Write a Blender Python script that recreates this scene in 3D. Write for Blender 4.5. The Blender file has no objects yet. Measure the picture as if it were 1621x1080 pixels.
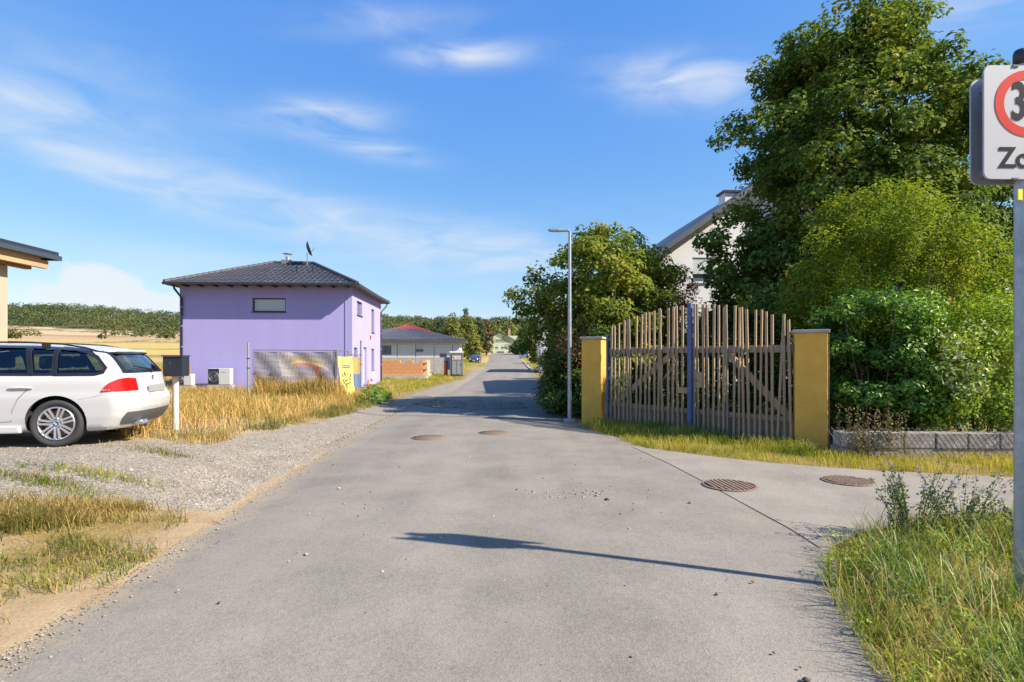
import bpy, bmesh, math, random
import numpy as np
from mathutils import Vector, Matrix, noise as mnoise

sc = bpy.context.scene
COL = sc.collection
R = math.radians
# ------------------------------------------------------------ camera
FPX, HOR, CAMH = 900.6, 564.0, 1.65          # focal length and horizon in photo pixels, eye height
cd = bpy.data.cameras.new('camera'); cam = bpy.data.objects.new('camera', cd); COL.objects.link(cam)
cd.lens = 20.0; cd.sensor_width = 36.0; cd.shift_y = 24.0 / 1621.0
cd.clip_start = 0.05; cd.clip_end = 5000
cam.location = (0, 0, CAMH); cam.rotation_euler = (R(90), 0, 0)
sc.camera = cam
# ------------------------------------------------------------ sky and sun
SUN_EL = R(38.7); SUN_AZ = math.atan2(0.947, -0.321)     # clockwise from +Y
w = bpy.data.worlds.new('World'); sc.world = w; w.use_nodes = True
wn = w.node_tree; wn.nodes.clear()
def N(tree, typ, **kw):
    n = tree.nodes.new(typ)
    for k, v in kw.items():
        if k.startswith('i_'):
            n.inputs[k[2:]].default_value = v
        else:
            setattr(n, k, v)
    return n
def math_node(tree, op, a, b=None, c=None, clamp=False):
    n = tree.nodes.new('ShaderNodeMath'); n.operation = op; n.use_clamp = clamp
    for i, v in enumerate((a, b, c)):
        if v is None: continue
        if isinstance(v, (int, float)): n.inputs[i].default_value = v
        else: tree.links.new(v, n.inputs[i])
    return n.outputs[0]
def build_sky():
    t = wn; L = t.links.new
    sky = N(t, 'ShaderNodeTexSky', sky_type='NISHITA', sun_disc=False)
    sky.sun_elevation = SUN_EL; sky.sun_rotation = SUN_AZ
    sky.air_density = 1.0; sky.dust_density = 0.6; sky.ozone_density = 2.2; sky.altitude = 200
    tc = N(t, 'ShaderNodeTexCoord'); sep = N(t, 'ShaderNodeSeparateXYZ'); L(tc.outputs['Generated'], sep.inputs[0])
    x, y, z = sep.outputs
    M = lambda *a, **k: math_node(t, *a, **k)
    az = M('ARCTAN2', x, y); el = M('ARCSINE', z)
    # thin high cloud streaks on a flat layer overhead
    zz = M('ADD', M('MAXIMUM', z, 0.0), 0.12)
    comb = N(t, 'ShaderNodeCombineXYZ'); L(M('DIVIDE', x, zz), comb.inputs[0]); L(M('DIVIDE', y, zz), comb.inputs[1])
    mp = N(t, 'ShaderNodeMapping'); mp.inputs['Rotation'].default_value = (0, 0, R(-28)); mp.inputs['Scale'].default_value = (0.28, 1.1, 1)
    L(comb.outputs[0], mp.inputs[0])
    n1 = N(t, 'ShaderNodeTexNoise', i_Scale=0.9, i_Detail=7.0, i_Roughness=0.58, i_Distortion=0.9); L(mp.outputs[0], n1.inputs['Vector'])
    cir = N(t, 'ShaderNodeMapRange'); cir.interpolation_type = 'SMOOTHSTEP'; 
    for i, v in zip((1, 2, 3, 4), (0.50, 0.85, 0.0, 0.13)): cir.inputs[i].default_value = v
    L(n1.outputs['Fac'], cir.inputs[0])
    # wisp texture used by the single clouds (azimuth / elevation space)
    c2 = N(t, 'ShaderNodeCombineXYZ'); L(az, c2.inputs[0]); L(el, c2.inputs[1])
    mp2 = N(t, 'ShaderNodeMapping'); mp2.inputs['Rotation'].default_value = (0, 0, R(8)); mp2.inputs['Scale'].default_value = (7, 26, 1); L(c2.outputs[0], mp2.inputs[0])
    n2 = N(t, 'ShaderNodeTexNoise', i_Scale=1.0, i_Detail=5.0, i_Roughness=0.5, i_Distortion=.7); L(mp2.outputs[0], n2.inputs['Vector'])
    mp3 = N(t, 'ShaderNodeMapping'); mp3.inputs['Scale'].default_value = (26, 30, 1); L(c2.outputs[0], mp3.inputs[0])
    n3 = N(t, 'ShaderNodeTexNoise', i_Scale=1.0, i_Detail=6.0, i_Roughness=0.55); L(mp3.outputs[0], n3.inputs['Vector'])
    # px, py, half width, half height (photo pixels), tilt degrees, strength, puffy
    blobs = [(512,186,95,24,5,.9,0),(738,86,90,17,3,.95,0),(600,240,75,15,-5,.62,0),(1080,130,125,34,-8,.75,0),
             (160,452,85,40,-8,1.0,1),(215,476,90,24,0,.8,1),(100,462,60,24,0,.7,1),(150,262,300,34,-14,.48,0),(500,345,330,40,-13,.46,0),(790,392,230,36,-6,.48,0),
             (60,160,170,28,-3,.35,0),(610,34,160,24,6,.28,0),(120,110,260,60,-8,.18,0),(340,420,260,30,-4,.22,0),(1500,20,160,50,10,.3,0)]
    acc = cir.outputs[0]
    for px, py, hw, hh, tilt, s, puffy in blobs:
        a0 = math.atan2(px - 810.5, FPX); e0 = math.atan2((HOR - py) * math.cos(a0), FPX)
        kx = math.cos(a0)**2 / FPX; ky = math.cos(a0) / FPX
        dx = M('SUBTRACT', az, a0); dy = M('SUBTRACT', el, e0)
        ct, st = math.cos(R(tilt)), math.sin(R(tilt))
        u = M('DIVIDE', M('ADD', M('MULTIPLY', dx, ct), M('MULTIPLY', dy, st)), hw * kx)
        v = M('DIVIDE', M('SUBTRACT', M('MULTIPLY', dy, ct), M('MULTIPLY', dx, st)), hh * ky)
        d2 = M('ADD', M('MULTIPLY', u, u), M('MULTIPLY', v, v))
        g = M('EXPONENT', M('MULTIPLY', d2, -1.1))
        if puffy:
            k = M('MULTIPLY', M('SUBTRACT', M('ADD', g, M('MULTIPLY', n3.outputs['Fac'], 1.0)), 0.86, clamp=True), 3.2, clamp=True)
        else:
            k = M('MULTIPLY', g, M('MULTIPLY', M('SUBTRACT', n2.outputs['Fac'], 0.24, clamp=True), 2.5))
        acc = M('ADD', acc, M('MULTIPLY', k, s))
    acc = M('MINIMUM', acc, 0.85)
    # richer blue, then white cloud laid over it
    sk = N(t, 'ShaderNodeSeparateColor'); L(sky.outputs[0], sk.inputs[0]); hs = N(t, 'ShaderNodeCombineColor')
    for i, (g0, v0, pw) in enumerate(((.36, .943, 1.15), (1.06, 1.59, .76), (2.8, 2.883, .24))):
        L(M('MULTIPLY', M('POWER', M('DIVIDE', sk.outputs[i], v0), pw), g0), hs.inputs[i])
    mix = N(t, 'ShaderNodeMix', data_type='RGBA'); L(acc, mix.inputs[0]); L(hs.outputs[0], mix.inputs[6])
    mix.inputs[7].default_value = (2.85, 3.0, 3.15, 1)
    bg = N(t, 'ShaderNodeBackground', i_Strength=SKY_STR); L(mix.outputs[2], bg.inputs[0])
    out = N(t, 'ShaderNodeOutputWorld'); L(bg.outputs[0], out.inputs[0])
SKY_STR = 0.12
build_sky()
sl = bpy.data.lights.new('sun', 'SUN'); sl.energy = 3.9; sl.angle = R(0.55); sl.color = (1.0, 0.90, 0.76)
so = bpy.data.objects.new('sun', sl); COL.objects.link(so)
LD = Vector((-0.947 * math.cos(SUN_EL), 0.321 * math.cos(SUN_EL), -math.sin(SUN_EL)))
so.rotation_euler = LD.to_track_quat('-Z', 'Y').to_euler(); so.location = (30, -10, 30)
vs = sc.view_settings
sc.display_settings.display_device = 'sRGB'
vs.view_transform = 'Standard'; vs.look = 'None'; vs.gamma = 1.0; vs.use_curve_mapping = False
vs.exposure = 1.33
sc.render.engine = 'CYCLES'
sc.cycles.use_denoising = True
sc.cycles.max_bounces = 8; sc.cycles.transparent_max_bounces = 12; sc.cycles.diffuse_bounces = 4
sc.cycles.sample_clamp_indirect = 8
# ------------------------------------------------------------ terrain function and pixel helpers
YP = [-60, 12, 28, 45, 60, 83, 95, 120, 174, 230, 300, 350, 500, 700, 900, 1600]
ZP = [0, 0, -.15, -.18, -.05, .3, .6, 1.15, 2.75, 5.2, 9.4, 11.6, 29, 53, 58, 58]
LEFT_Y = [-60, 3.1, 12.2, 20, 28, 57, 100, 165, 400]
LEFT_X = [-1.3, -2.76, -3.32, -3.45, -3.2, -3.3, -4.3, -6.3, -6.3]
def sstep(a, b, v):
    t = np.clip((v - a) / (b - a), 0, 1); return t * t * (3 - 2 * t)
def gz(x, y):
    x = np.asarray(x, float); y = np.asarray(y, float)
    z = np.interp(y, YP, ZP)
    far = sstep(250, 500, y)
    z = z * (1 - far * (0.26 * sstep(-640, -200, x) + 0.25 * sstep(-80, 200, x)))
    z = z + far * (2.2 * np.sin(x * .011 + 1.0) * np.cos(y * .006) + 2.5 * np.sin(x * .021 + y * .01))
    lx = np.interp(y, LEFT_Y, LEFT_X)
    z = z + 0.385 * sstep(0.1, 3.0, lx - x) * sstep(1.0, 6.0, y) * (1 - sstep(12, 24, y)) * (1 - sstep(20, 60, -x))
    return z
def gzs(x, y): return float(gz(x, y))
def ground(px, py):
    """where the ray through a photo pixel meets the terrain"""
    kx, kz = (px - 810.5) / FPX, (HOR - py) / FPX
    ys = np.concatenate([np.arange(1.2, 60, .02), np.arange(60, 900, .5)])
    hit = np.where(CAMH + kz * ys <= gz(kx * ys, ys))[0]
    y = ys[hit[0]] if len(hit) else 900.0
    return (kx * y, y)
def at(px, py, y): return Vector(((px - 810.5) / FPX * y, y, CAMH + (HOR - py) / FPX * y))
def inpoly(P, x, y):
    x = np.asarray(x); y = np.asarray(y); c = np.zeros(x.shape, bool); n = len(P)
    for i in range(n):
        (x1, y1), (x2, y2) = P[i], P[(i + 1) % n]
        if y1 == y2: continue
        c ^= ((y1 > y) != (y2 > y)) & (x < (x2 - x1) * (y - y1) / (y2 - y1) + x1)
    return c
# ------------------------------------------------------------ mesh helpers
def tag(o, label=None, cat=None, group=None, kind=None):
    if label: o['label'] = label
    if cat: o['category'] = cat
    if group: o['group'] = group
    if kind: o['kind'] = kind
    return o
def empty(name, loc, rz=0, label=None, cat=None, group=None):
    o = bpy.data.objects.new(name, None); COL.objects.link(o); o.empty_display_size = .2
    o.location = loc; o.rotation_euler = (0, 0, rz)
    return tag(o, label, cat, group)
def link(name, me, mat=None, parent=None, loc=None, rz=None):
    o = bpy.data.objects.new(name, me); COL.objects.link(o)
    if mat is not None and len(me.materials) == 0: me.materials.append(mat)
    if parent is not None: o.parent = parent
    if loc is not None: o.location = loc
    if rz is not None: o.rotation_euler = (0, 0, rz)
    return o
def np_mesh(name, V, tris=None, quads=None, smooth=False):
    me = bpy.data.meshes.new(name)
    tris = np.zeros((0, 3), np.int32) if tris is None else np.asarray(tris, np.int32)
    quads = np.zeros((0, 4), np.int32) if quads is None else np.asarray(quads, np.int32)
    me.vertices.add(len(V)); me.vertices.foreach_set('co', np.asarray(V, np.float32).ravel())
    idx = np.concatenate([tris.ravel(), quads.ravel()])
    me.loops.add(len(idx)); me.loops.foreach_set('vertex_index', idx)
    st = np.concatenate([np.arange(len(tris)) * 3, len(tris) * 3 + np.arange(len(quads)) * 4]).astype(np.int32)
    me.polygons.add(len(st)); me.polygons.foreach_set('loop_start', st)
    if smooth: me.polygons.foreach_set('use_smooth', np.ones(len(st), bool))
    me.update(calc_edges=True)
    return me
class MB:
    """collects shapes; build() links them as one mesh object"""
    def __init__(s): s.v = []; s.f = []; s.sm = []
    def add(s, V, Fs, smooth=False):
        b = len(s.v); s.v += [tuple(p) for p in V]; s.f += [tuple(i + b for i in f) for f in Fs]; s.sm += [smooth] * len(Fs); return s
    def box(s, x0, x1, y0, y1, z0, z1, rot=0, piv=None):
        V = [(x, y, z) for z in (z0, z1) for y in (y0, y1) for x in (x0, x1)]
        if rot:
            cx, cy = piv or ((x0 + x1) / 2, (y0 + y1) / 2); c, t = math.cos(rot), math.sin(rot)
            V = [(cx + (x - cx) * c - (y - cy) * t, cy + (x - cx) * t + (y - cy) * c, z) for x, y, z in V]
        return s.add(V, [(0, 2, 3, 1), (4, 5, 7, 6), (0, 1, 5, 4), (2, 6, 7, 3), (0, 4, 6, 2), (1, 3, 7, 5)])
    def bar(s, a, b, wx, wy, up=(0, 0, 1)):
        a, b = Vector(a), Vector(b); d = (b - a).normalized(); u = Vector(up)
        if abs(d.dot(u)) > .99: u = Vector((0, 1, 0))
        r = d.cross(u).normalized(); u = r.cross(d)
        V = [p + r * (i * wx / 2) + u * (j * wy / 2) for p in (a, b) for j in (-1, 1) for i in (-1, 1)]
        return s.add(V, [(0, 2, 3, 1), (4, 5, 7, 6), (0, 1, 5, 4), (2, 6, 7, 3), (0, 4, 6, 2), (1, 3, 7, 5)])
    def tube(s, path, rad, n=8, cap=True):
        P = [Vector(p) for p in path]
        rad = [rad] * len(P) if isinstance(rad, (int, float)) else rad
        V = []; prev = None
        for i, p in enumerate(P):
            d = (P[min(i + 1, len(P) - 1)] - P[max(i - 1, 0)]).normalized()
            if prev is None:
                u = Vector((0, 0, 1)) if abs(d.z) < .9 else Vector((1, 0, 0))
            else: u = prev
            r = d.cross(u).normalized(); u = r.cross(d).normalized(); prev = u
            for k in range(n):
                t = 2 * math.pi * k / n; V.append(p + (r * math.cos(t) + u * math.sin(t)) * rad[i])
        Fs = [(i * n + k, i * n + (k + 1) % n, (i + 1) * n + (k + 1) % n, (i + 1) * n + k) for i in range(len(P) - 1) for k in range(n)]
        s.add(V, Fs, True)
        if cap: s.add([V[k] for k in range(n)], [tuple(range(n))[::-1]]); s.add([V[-n + k] for k in range(n)], [tuple(range(n))])
        return s
    def cyl(s, c, r, h, n=16, axis='z', r2=None):
        a = Vector(c); d = {'x': Vector((1, 0, 0)), 'y': Vector((0, 1, 0)), 'z': Vector((0, 0, 1))}[axis]
        return s.tube([a, a + d * h], [r, r if r2 is None else r2], n)
    def lathe(s, prof, n=24, c=(0, 0, 0), axis='z', closed=False):
        V = []
        for r, h in prof:
            for k in range(n):
                t = 2 * math.pi * k / n; a, b = r * math.cos(t), r * math.sin(t)
                V.append({'z': (c[0] + a, c[1] + b, c[2] + h), 'y': (c[0] + a, c[1] + h, c[2] + b), 'x': (c[0] + h, c[1] + a, c[2] + b)}[axis])
        m = len(prof); Fs = []
        for i in range(m if closed else m - 1):
            j = (i + 1) % m
            Fs += [(i * n + k, i * n + (k + 1) % n, j * n + (k + 1) % n, j * n + k) for k in range(n)]
        return s.add(V, Fs, True)
    def prism(s, poly, a, b, plane='xz'):
        n = len(poly)
        f = {'xz': lambda p, t: (p[0], t, p[1]), 'xy': lambda p, t: (p[0], p[1], t), 'yz': lambda p, t: (t, p[0], p[1])}[plane]
        V = [f(p, a) for p in poly] + [f(p, b) for p in poly]
        return s.add(V, [tuple(range(n)), tuple(range(2 * n - 1, n - 1, -1))] + [(i, n + i, n + (i + 1) % n, (i + 1) % n) for i in range(n)])
    def mesh(s, name, bevel=0, fixn=True):
        me = bpy.data.meshes.new(name); me.from_pydata(s.v, [], s.f)
        for p, f in zip(me.polygons, s.sm): p.use_smooth = f
        bm = bmesh.new(); bm.from_mesh(me)
        if fixn: bmesh.ops.recalc_face_normals(bm, faces=bm.faces[:])
        if bevel:
            es = [e for e in bm.edges if len(e.link_faces) == 2 and e.calc_face_angle() > R(40)]
            bmesh.ops.bevel(bm, geom=es, offset=bevel, segments=2, affect='EDGES', profile=.6, clamp_overlap=True)
        bm.to_mesh(me); bm.free(); me.update()
        return me
    def build(s, name, mat, parent=None, bevel=0, loc=None, rz=None):
        return link(name, s.mesh(name, bevel), mat, parent, loc, rz)
    def flat(s): s.sm = [False] * len(s.f); return s
def txt_mesh(text, size, extrude=.0008):
    cu = bpy.data.curves.new('lettering', 'FONT'); cu.body = text; cu.size = size; cu.extrude = extrude; cu.align_x = 'CENTER'; cu.align_y = 'CENTER'
    cu.offset = size * .018
    o = bpy.data.objects.new('lettering', cu); COL.objects.link(o)
    me = bpy.data.meshes.new_from_object(o.evaluated_get(bpy.context.evaluated_depsgraph_get()))
    bpy.data.objects.remove(o); bpy.data.curves.remove(cu)
    return me
# ------------------------------------------------------------ materials
def lin(r, g, b):
    f = lambda c: (c / 12.92 if c <= .04045 else ((c + .055) / 1.055) ** 2.4)
    return (f(r / 255), f(g / 255), f(b / 255), 1)
def mat(name, col, rough=.6, metal=0, var=0.0, vscale=3.0, bump=0.0, bscale=60, spec=.5, coat=0, col2=None, stretch=None, emit=None):
    m = bpy.data.materials.new(name); m.use_nodes = True; t = m.node_tree; L = t.links.new
    b = t.nodes['Principled BSDF']; c = tuple(col[:3]) + (1,)
    b.inputs['Base Color'].default_value = c; b.inputs['Roughness'].default_value = rough; b.inputs['Metallic'].default_value = metal
    b.inputs['Specular IOR Level'].default_value = spec; b.inputs['Coat Weight'].default_value = coat; b.inputs['Coat Roughness'].default_value = .06
    if var or bump:
        tc = N(t, 'ShaderNodeTexCoord'); src = tc.outputs['Object']
        if stretch:
            mp = N(t, 'ShaderNodeMapping'); mp.inputs['Scale'].default_value = stretch; L(src, mp.inputs[0]); src = mp.outputs[0]
    if var:
        n = N(t, 'ShaderNodeTexNoise', i_Scale=vscale, i_Detail=6.0, i_Roughness=.62); L(src, n.inputs['Vector'])
        r = N(t, 'ShaderNodeMapRange'); r.inputs[1].default_value = .3; r.inputs[2].default_value = .7; L(n.outputs['Fac'], r.inputs[0])
        mx = N(t, 'ShaderNodeMix', data_type='RGBA'); L(r.outputs[0], mx.inputs[0])
        if col2 is None:
            mx.inputs[6].default_value = tuple(max(0, k * (1 - var)) for k in c[:3]) + (1,); mx.inputs[7].default_value = tuple(min(.95, k * (1 + var)) for k in c[:3]) + (1,)
        else:
            mx.inputs[6].default_value = c; mx.inputs[7].default_value = tuple(col2[:3]) + (1,)
        L(mx.outputs[2], b.inputs['Base Color'])
    if bump:
        n = N(t, 'ShaderNodeTexNoise', i_Scale=bscale, i_Detail=4.0); L(src, n.inputs['Vector'])
        bp = N(t, 'ShaderNodeBump', i_Strength=min(1, bump), i_Distance=.01); L(n.outputs['Fac'], bp.inputs['Height']); L(bp.outputs[0], b.inputs['Normal'])
    return m
def leaf_mat(name, cols, trans=.35, rough=.5, clump=.8, spec=.4, seedscale=1.0, mixclump=.55):
    """cols: list of (position, rgb); leaf colour by leaf and by clump"""
    m = bpy.data.materials.new(name); m.use_nodes = True; t = m.node_tree; L = t.links.new
    b = t.nodes['Principled BSDF']; out = t.nodes['Material Output']
    g = N(t, 'ShaderNodeNewGeometry')
    n = N(t, 'ShaderNodeTexNoise', i_Scale=clump, i_Detail=3.0); L(g.outputs['Position'], n.inputs['Vector'])
    nr = N(t, 'ShaderNodeMapRange'); nr.inputs[1].default_value = .3; nr.inputs[2].default_value = .7; L(n.outputs['Fac'], nr.inputs[0])
    f = math_node(t, 'ADD', math_node(t, 'MULTIPLY', g.outputs['Random Per Island'], 1 - mixclump), math_node(t, 'MULTIPLY', nr.outputs[0], mixclump))
    cr = N(t, 'ShaderNodeValToRGB'); L(f, cr.inputs[0])
    e = cr.color_ramp.elements
    while len(e) < len(cols): e.new(.5)
    for el, (p, c) in zip(e, cols): el.position = p; el.color = tuple(c) + (1,)
    L(cr.outputs[0], b.inputs['Base Color']); b.inputs['Roughness'].default_value = rough; b.inputs['Specular IOR Level'].default_value = spec
    tr = N(t, 'ShaderNodeBsdfTranslucent'); 
    mg = N(t, 'ShaderNodeMix', data_type='RGBA', blend_type='MULTIPLY'); mg.inputs[0].default_value = 1; L(cr.outputs[0], mg.inputs[6]); mg.inputs[7].default_value = (1.25, 1.2, .6, 1)
    L(mg.outputs[2], tr.inputs[0])
    ms = N(t, 'ShaderNodeMixShader'); ms.inputs[0].default_value = trans; L(b.outputs[0], ms.inputs[1]); L(tr.outputs[0], ms.inputs[2]); L(ms.outputs[0], out.inputs[0])
    return m
def glass_mat(name, tint=(.05, .06, .07), refl=1.0, trans=.6):
    m = bpy.data.materials.new(name); m.use_nodes = True; t = m.node_tree; L = t.links.new
    t.nodes.remove(t.nodes['Principled BSDF']); out = t.nodes['Material Output']
    tp = N(t, 'ShaderNodeBsdfTransparent'); tp.inputs[0].default_value = tuple(tint) + (1,)
    gl = N(t, 'ShaderNodeBsdfGlossy', i_Roughness=.02); gl.inputs[0].default_value = (1, 1, 1, 1)
    fr = N(t, 'ShaderNodeFresnel', i_IOR=1.5)
    ms = N(t, 'ShaderNodeMixShader'); L(math_node(t, 'MULTIPLY', fr.outputs[0], refl), ms.inputs[0]); L(tp.outputs[0], ms.inputs[1]); L(gl.outputs[0], ms.inputs[2]); L(ms.outputs[0], out.inputs[0])
    return m
# ------------------------------------------------------------ ground
def zone_material():
    m = bpy.data.materials.new('ground_soil'); m.use_nodes = True; t = m.node_tree; L = t.links.new
    b = t.nodes['Principled BSDF']; b.inputs['Roughness'].default_value = .95; b.inputs['Specular IOR Level'].default_value = .15
    g = N(t, 'ShaderNodeNewGeometry'); pos = g.outputs['Position']
    def noise(s, d=6, r=.6, vec=None):
        n = N(t, 'ShaderNodeTexNoise', i_Scale=s, i_Detail=float(d), i_Roughness=r); L(vec or pos, n.inputs['Vector']); return n.outputs['Fac']
    def ramp(f, cols):
        c = N(t, 'ShaderNodeValToRGB'); L(f, c.inputs[0]); e = c.color_ramp.elements
        while len(e) < len(cols): e.new(.5)
        for el, (p, k) in zip(e, cols): el.position = p; el.color = tuple(k) + (1,)
        return c.outputs[0]
    def mix(f, a, c):
        x = N(t, 'ShaderNodeMix', data_type='RGBA'); L(f, x.inputs[0]); L(a, x.inputs[6]); L(c, x.inputs[7]); return x.outputs[2]
    def attr(n):
        a = N(t, 'ShaderNodeAttribute'); a.attribute_name = n; return a.outputs['Fac']
    M = lambda *a, **k: math_node(t, *a, **k)
    fine = noise(38, 8, .7); mid = noise(3.2); big = noise(.35, 4)
    dirt = ramp(M('ADD', M('MULTIPLY', fine, .5), M('MULTIPLY', mid, .5)), [(.3, (.22, .155, .085)), (.5, (.36, .265, .155)), (.7, (.47, .37, .24))])
    straw = ramp(M('ADD', M('MULTIPLY', fine, .6), M('MULTIPLY', mid, .4)), [(.3, (.11, .085, .03)), (.5, (.24, .175, .06)), (.7, (.38, .28, .12))])
    vor = N(t, 'ShaderNodeTexVoronoi', i_Scale=42.0); L(pos, vor.inputs['Vector'])
    vc = N(t, 'ShaderNodeSeparateColor'); L(vor.outputs['Color'], vc.inputs[0])
    grav = ramp(M('ADD', M('MULTIPLY', vc.outputs[0], .55), M('MULTIPLY', mid, .45)), [(.2, (.17, .15, .12)), (.5, (.27, .24, .195)), (.8, (.37, .325, .27))])
    gfac = M('MULTIPLY', M('ADD', M('SUBTRACT', attr('gravel'), .5), M('MULTIPLY', M('SUBTRACT', mid, .5), .9)), 5.0)
    gfac = M('ADD', gfac, .5, clamp=True)
    sfac = M('ADD', M('MULTIPLY', M('ADD', M('SUBTRACT', attr('straw'), .5), M('MULTIPLY', M('SUBTRACT', mid, .5), .9)), 4.0), .5, clamp=True)
    near = mix(gfac, mix(sfac, dirt, straw), grav)
    # farmland: strips of stubble, ripe crop and ploughed soil
    sp = N(t, 'ShaderNodeSeparateXYZ'); L(pos, sp.inputs[0])
    yy = M('ADD', sp.outputs[1], M('MULTIPLY', sp.outputs[0], -.03)); yy = M('ADD', yy, M('MULTIPLY', M('SUBTRACT', noise(.02, 3), .5), 30))
    yn = M('DIVIDE', yy, 600.0)
    fld = N(t, 'ShaderNodeValToRGB'); L(yn, fld.inputs[0]); fld.color_ramp.interpolation = 'CONSTANT'; e = fld.color_ramp.elements
    bands = [(0, (.33, .25, .08)), (.13, (.24, .22, .07)), (.16, (.42, .31, .11)), (.215, (.27, .19, .10)), (.25, (.47, .34, .11)), (.34, (.23, .24, .07)), (.36, (.46, .34, .12)),
             (.47, (.22, .24, .075)), (.50, (.45, .33, .14)), (.64, (.40, .285, .17)), (.70, (.34, .22, .12)), (.75, (.47, .36, .22)), (.9, (.10, .11, .04))]
    while len(e) < len(bands): e.new(.5)
    for el, (p, k) in zip(e, bands): el.position = p; el.color = tuple(k) + (1,)
    fv = N(t, 'ShaderNodeMix', data_type='RGBA', blend_type='MULTIPLY'); fv.inputs[0].default_value = .55; L(fld.outputs[0], fv.inputs[6]); L(ramp(noise(.6, 7, .7), [(.3, (.6, .6, .6)), (.7, (1.25, 1.25, 1.2))]), fv.inputs[7])
    ff = M('MULTIPLY', M('SUBTRACT', yy, 62.0), .06, clamp=True)
    L(mix(ff, near, fv.outputs[2]), b.inputs['Base Color'])
    bp = N(t, 'ShaderNodeBump', i_Strength=.8, i_Distance=.02); L(M('ADD', fine, M('MULTIPLY', vor.outputs['Distance'], gfac)), bp.inputs['Height']); L(bp.outputs[0], b.inputs['Normal'])
    return m
def road_mat(name, base, warm, speck=1.0, tone=1.0):
    m = bpy.data.materials.new(name); m.use_nodes = True; t = m.node_tree; L = t.links.new
    b = t.nodes['Principled BSDF']; b.inputs['Roughness'].default_value = .9; b.inputs['Specular IOR Level'].default_value = .25
    g = N(t, 'ShaderNodeNewGeometry'); pos = g.outputs['Position']; M = lambda *a, **k: math_node(t, *a, **k)
    def noise(s, d=6, r=.6, v=None):
        n = N(t, 'ShaderNodeTexNoise', i_Scale=s, i_Detail=float(d), i_Roughness=r); L(v or pos, n.inputs['Vector']); return n.outputs['Fac']
    vor = N(t, 'ShaderNodeTexVoronoi', i_Scale=95.0); L(pos, vor.inputs['Vector']); vc = N(t, 'ShaderNodeSeparateColor'); L(vor.outputs['Color'], vc.inputs[0])
    vor2 = N(t, 'ShaderNodeTexVoronoi', i_Scale=34.0); L(pos, vor2.inputs['Vector']); v2 = N(t, 'ShaderNodeSeparateColor'); L(vor2.outputs['Color'], v2.inputs[0])
    f = M('ADD', M('MULTIPLY', vc.outputs[0], .26 * speck), M('MULTIPLY', noise(1.1, 8, .6), .7))
    f = M('ADD', f, M('MULTIPLY', v2.outputs[1], .10 * speck))
    # long soft tyre bands along the lane and stains
    mp = N(t, 'ShaderNodeMapping'); mp.inputs['Scale'].default_value = (1.1, .07, 1); mp.inputs['Rotation'].default_value = (0, 0, R(-3)); L(pos, mp.inputs[0])
    f = M('ADD', f, M('MULTIPLY', M('SUBTRACT', noise(1.0, 4, .5, mp.outputs[0]), .5), .55))
    cr = N(t, 'ShaderNodeValToRGB'); L(f, cr.inputs[0]); e = cr.color_ramp.elements
    d, l = tuple(k * .62 for k in base), tuple(k * 1.42 for k in base)
    for el, (p, k) in zip(e, [(.15, d), (.85, l)]): el.position = min(p, 1); el.color = k + (1,)
    # dusty beige blotches
    du = N(t, 'ShaderNodeMapRange'); du.inputs[1].default_value = .48; du.inputs[2].default_value = .75; du.inputs[4].default_value = .5; L(noise(.55, 5, .6), du.inputs[0])
    mx = N(t, 'ShaderNodeMix', data_type='RGBA'); L(du.outputs[0], mx.inputs[0]); L(cr.outputs[0], mx.inputs[6]); mx.inputs[7].default_value = warm + (1,)
    ed = N(t, 'ShaderNodeAttribute'); ed.attribute_name = 'edge'
    ef = M('MULTIPLY', M('SUBTRACT', M('ADD', ed.outputs['Fac'], M('MULTIPLY', noise(5, 8, .7), 1.1)), 1.12, clamp=True), 2.2, clamp=True)
    me_ = N(t, 'ShaderNodeMix', data_type='RGBA'); L(M('MULTIPLY', ef, .8), me_.inputs[0]); L(mx.outputs[2], me_.inputs[6]); me_.inputs[7].default_value = (.34, .265, .17, 1); mx = me_
    # hairline cracks
    nw = N(t, 'ShaderNodeTexNoise', i_Scale=1.3, i_Detail=3.0); L(pos, nw.inputs['Vector']); wv = N(t, 'ShaderNodeVectorMath', operation='MULTIPLY_ADD'); L(nw.outputs['Color'], wv.inputs[0]); wv.inputs[1].default_value = (.8, .8, 0); L(pos, wv.inputs[2])
    cv = N(t, 'ShaderNodeTexVoronoi', i_Scale=.16, feature='DISTANCE_TO_EDGE'); L(wv.outputs[0], cv.inputs['Vector'])
    cm = N(t, 'ShaderNodeMapRange'); cm.inputs[1].default_value = .0006; cm.inputs[2].default_value = .0016; cm.inputs[3].default_value = .10; cm.inputs[4].default_value = 0; L(cv.outputs[0], cm.inputs[0])
    mc_ = N(t, 'ShaderNodeMix', data_type='RGBA'); L(cm.outputs[0], mc_.inputs[0]); L(mx.outputs[2], mc_.inputs[6]); mc_.inputs[7].default_value = (.06, .055, .05, 1); mx = mc_
    # dark crumbs pressed in the surface
    dk = N(t, 'ShaderNodeMapRange'); dk.inputs[1].default_value = .985; dk.inputs[2].default_value = .995; dk.inputs[4].default_value = .55; L(vc.outputs[1], dk.inputs[0])
    m2 = N(t, 'ShaderNodeMix', data_type='RGBA'); L(dk.outputs[0], m2.inputs[0]); L(mx.outputs[2], m2.inputs[6]); m2.inputs[7].default_value = tuple(k * .4 for k in base) + (1,)
    L(m2.outputs[2], b.inputs['Base Color'])
    bp = N(t, 'ShaderNodeBump', i_Strength=.4, i_Distance=.004); L(M('ADD', vor.outputs['Distance'], M('MULTIPLY', noise(9, 5), .25)), bp.inputs['Height']); L(bp.outputs[0], b.inputs['Normal'])
    return m
rng = np.random.default_rng(7)
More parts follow.
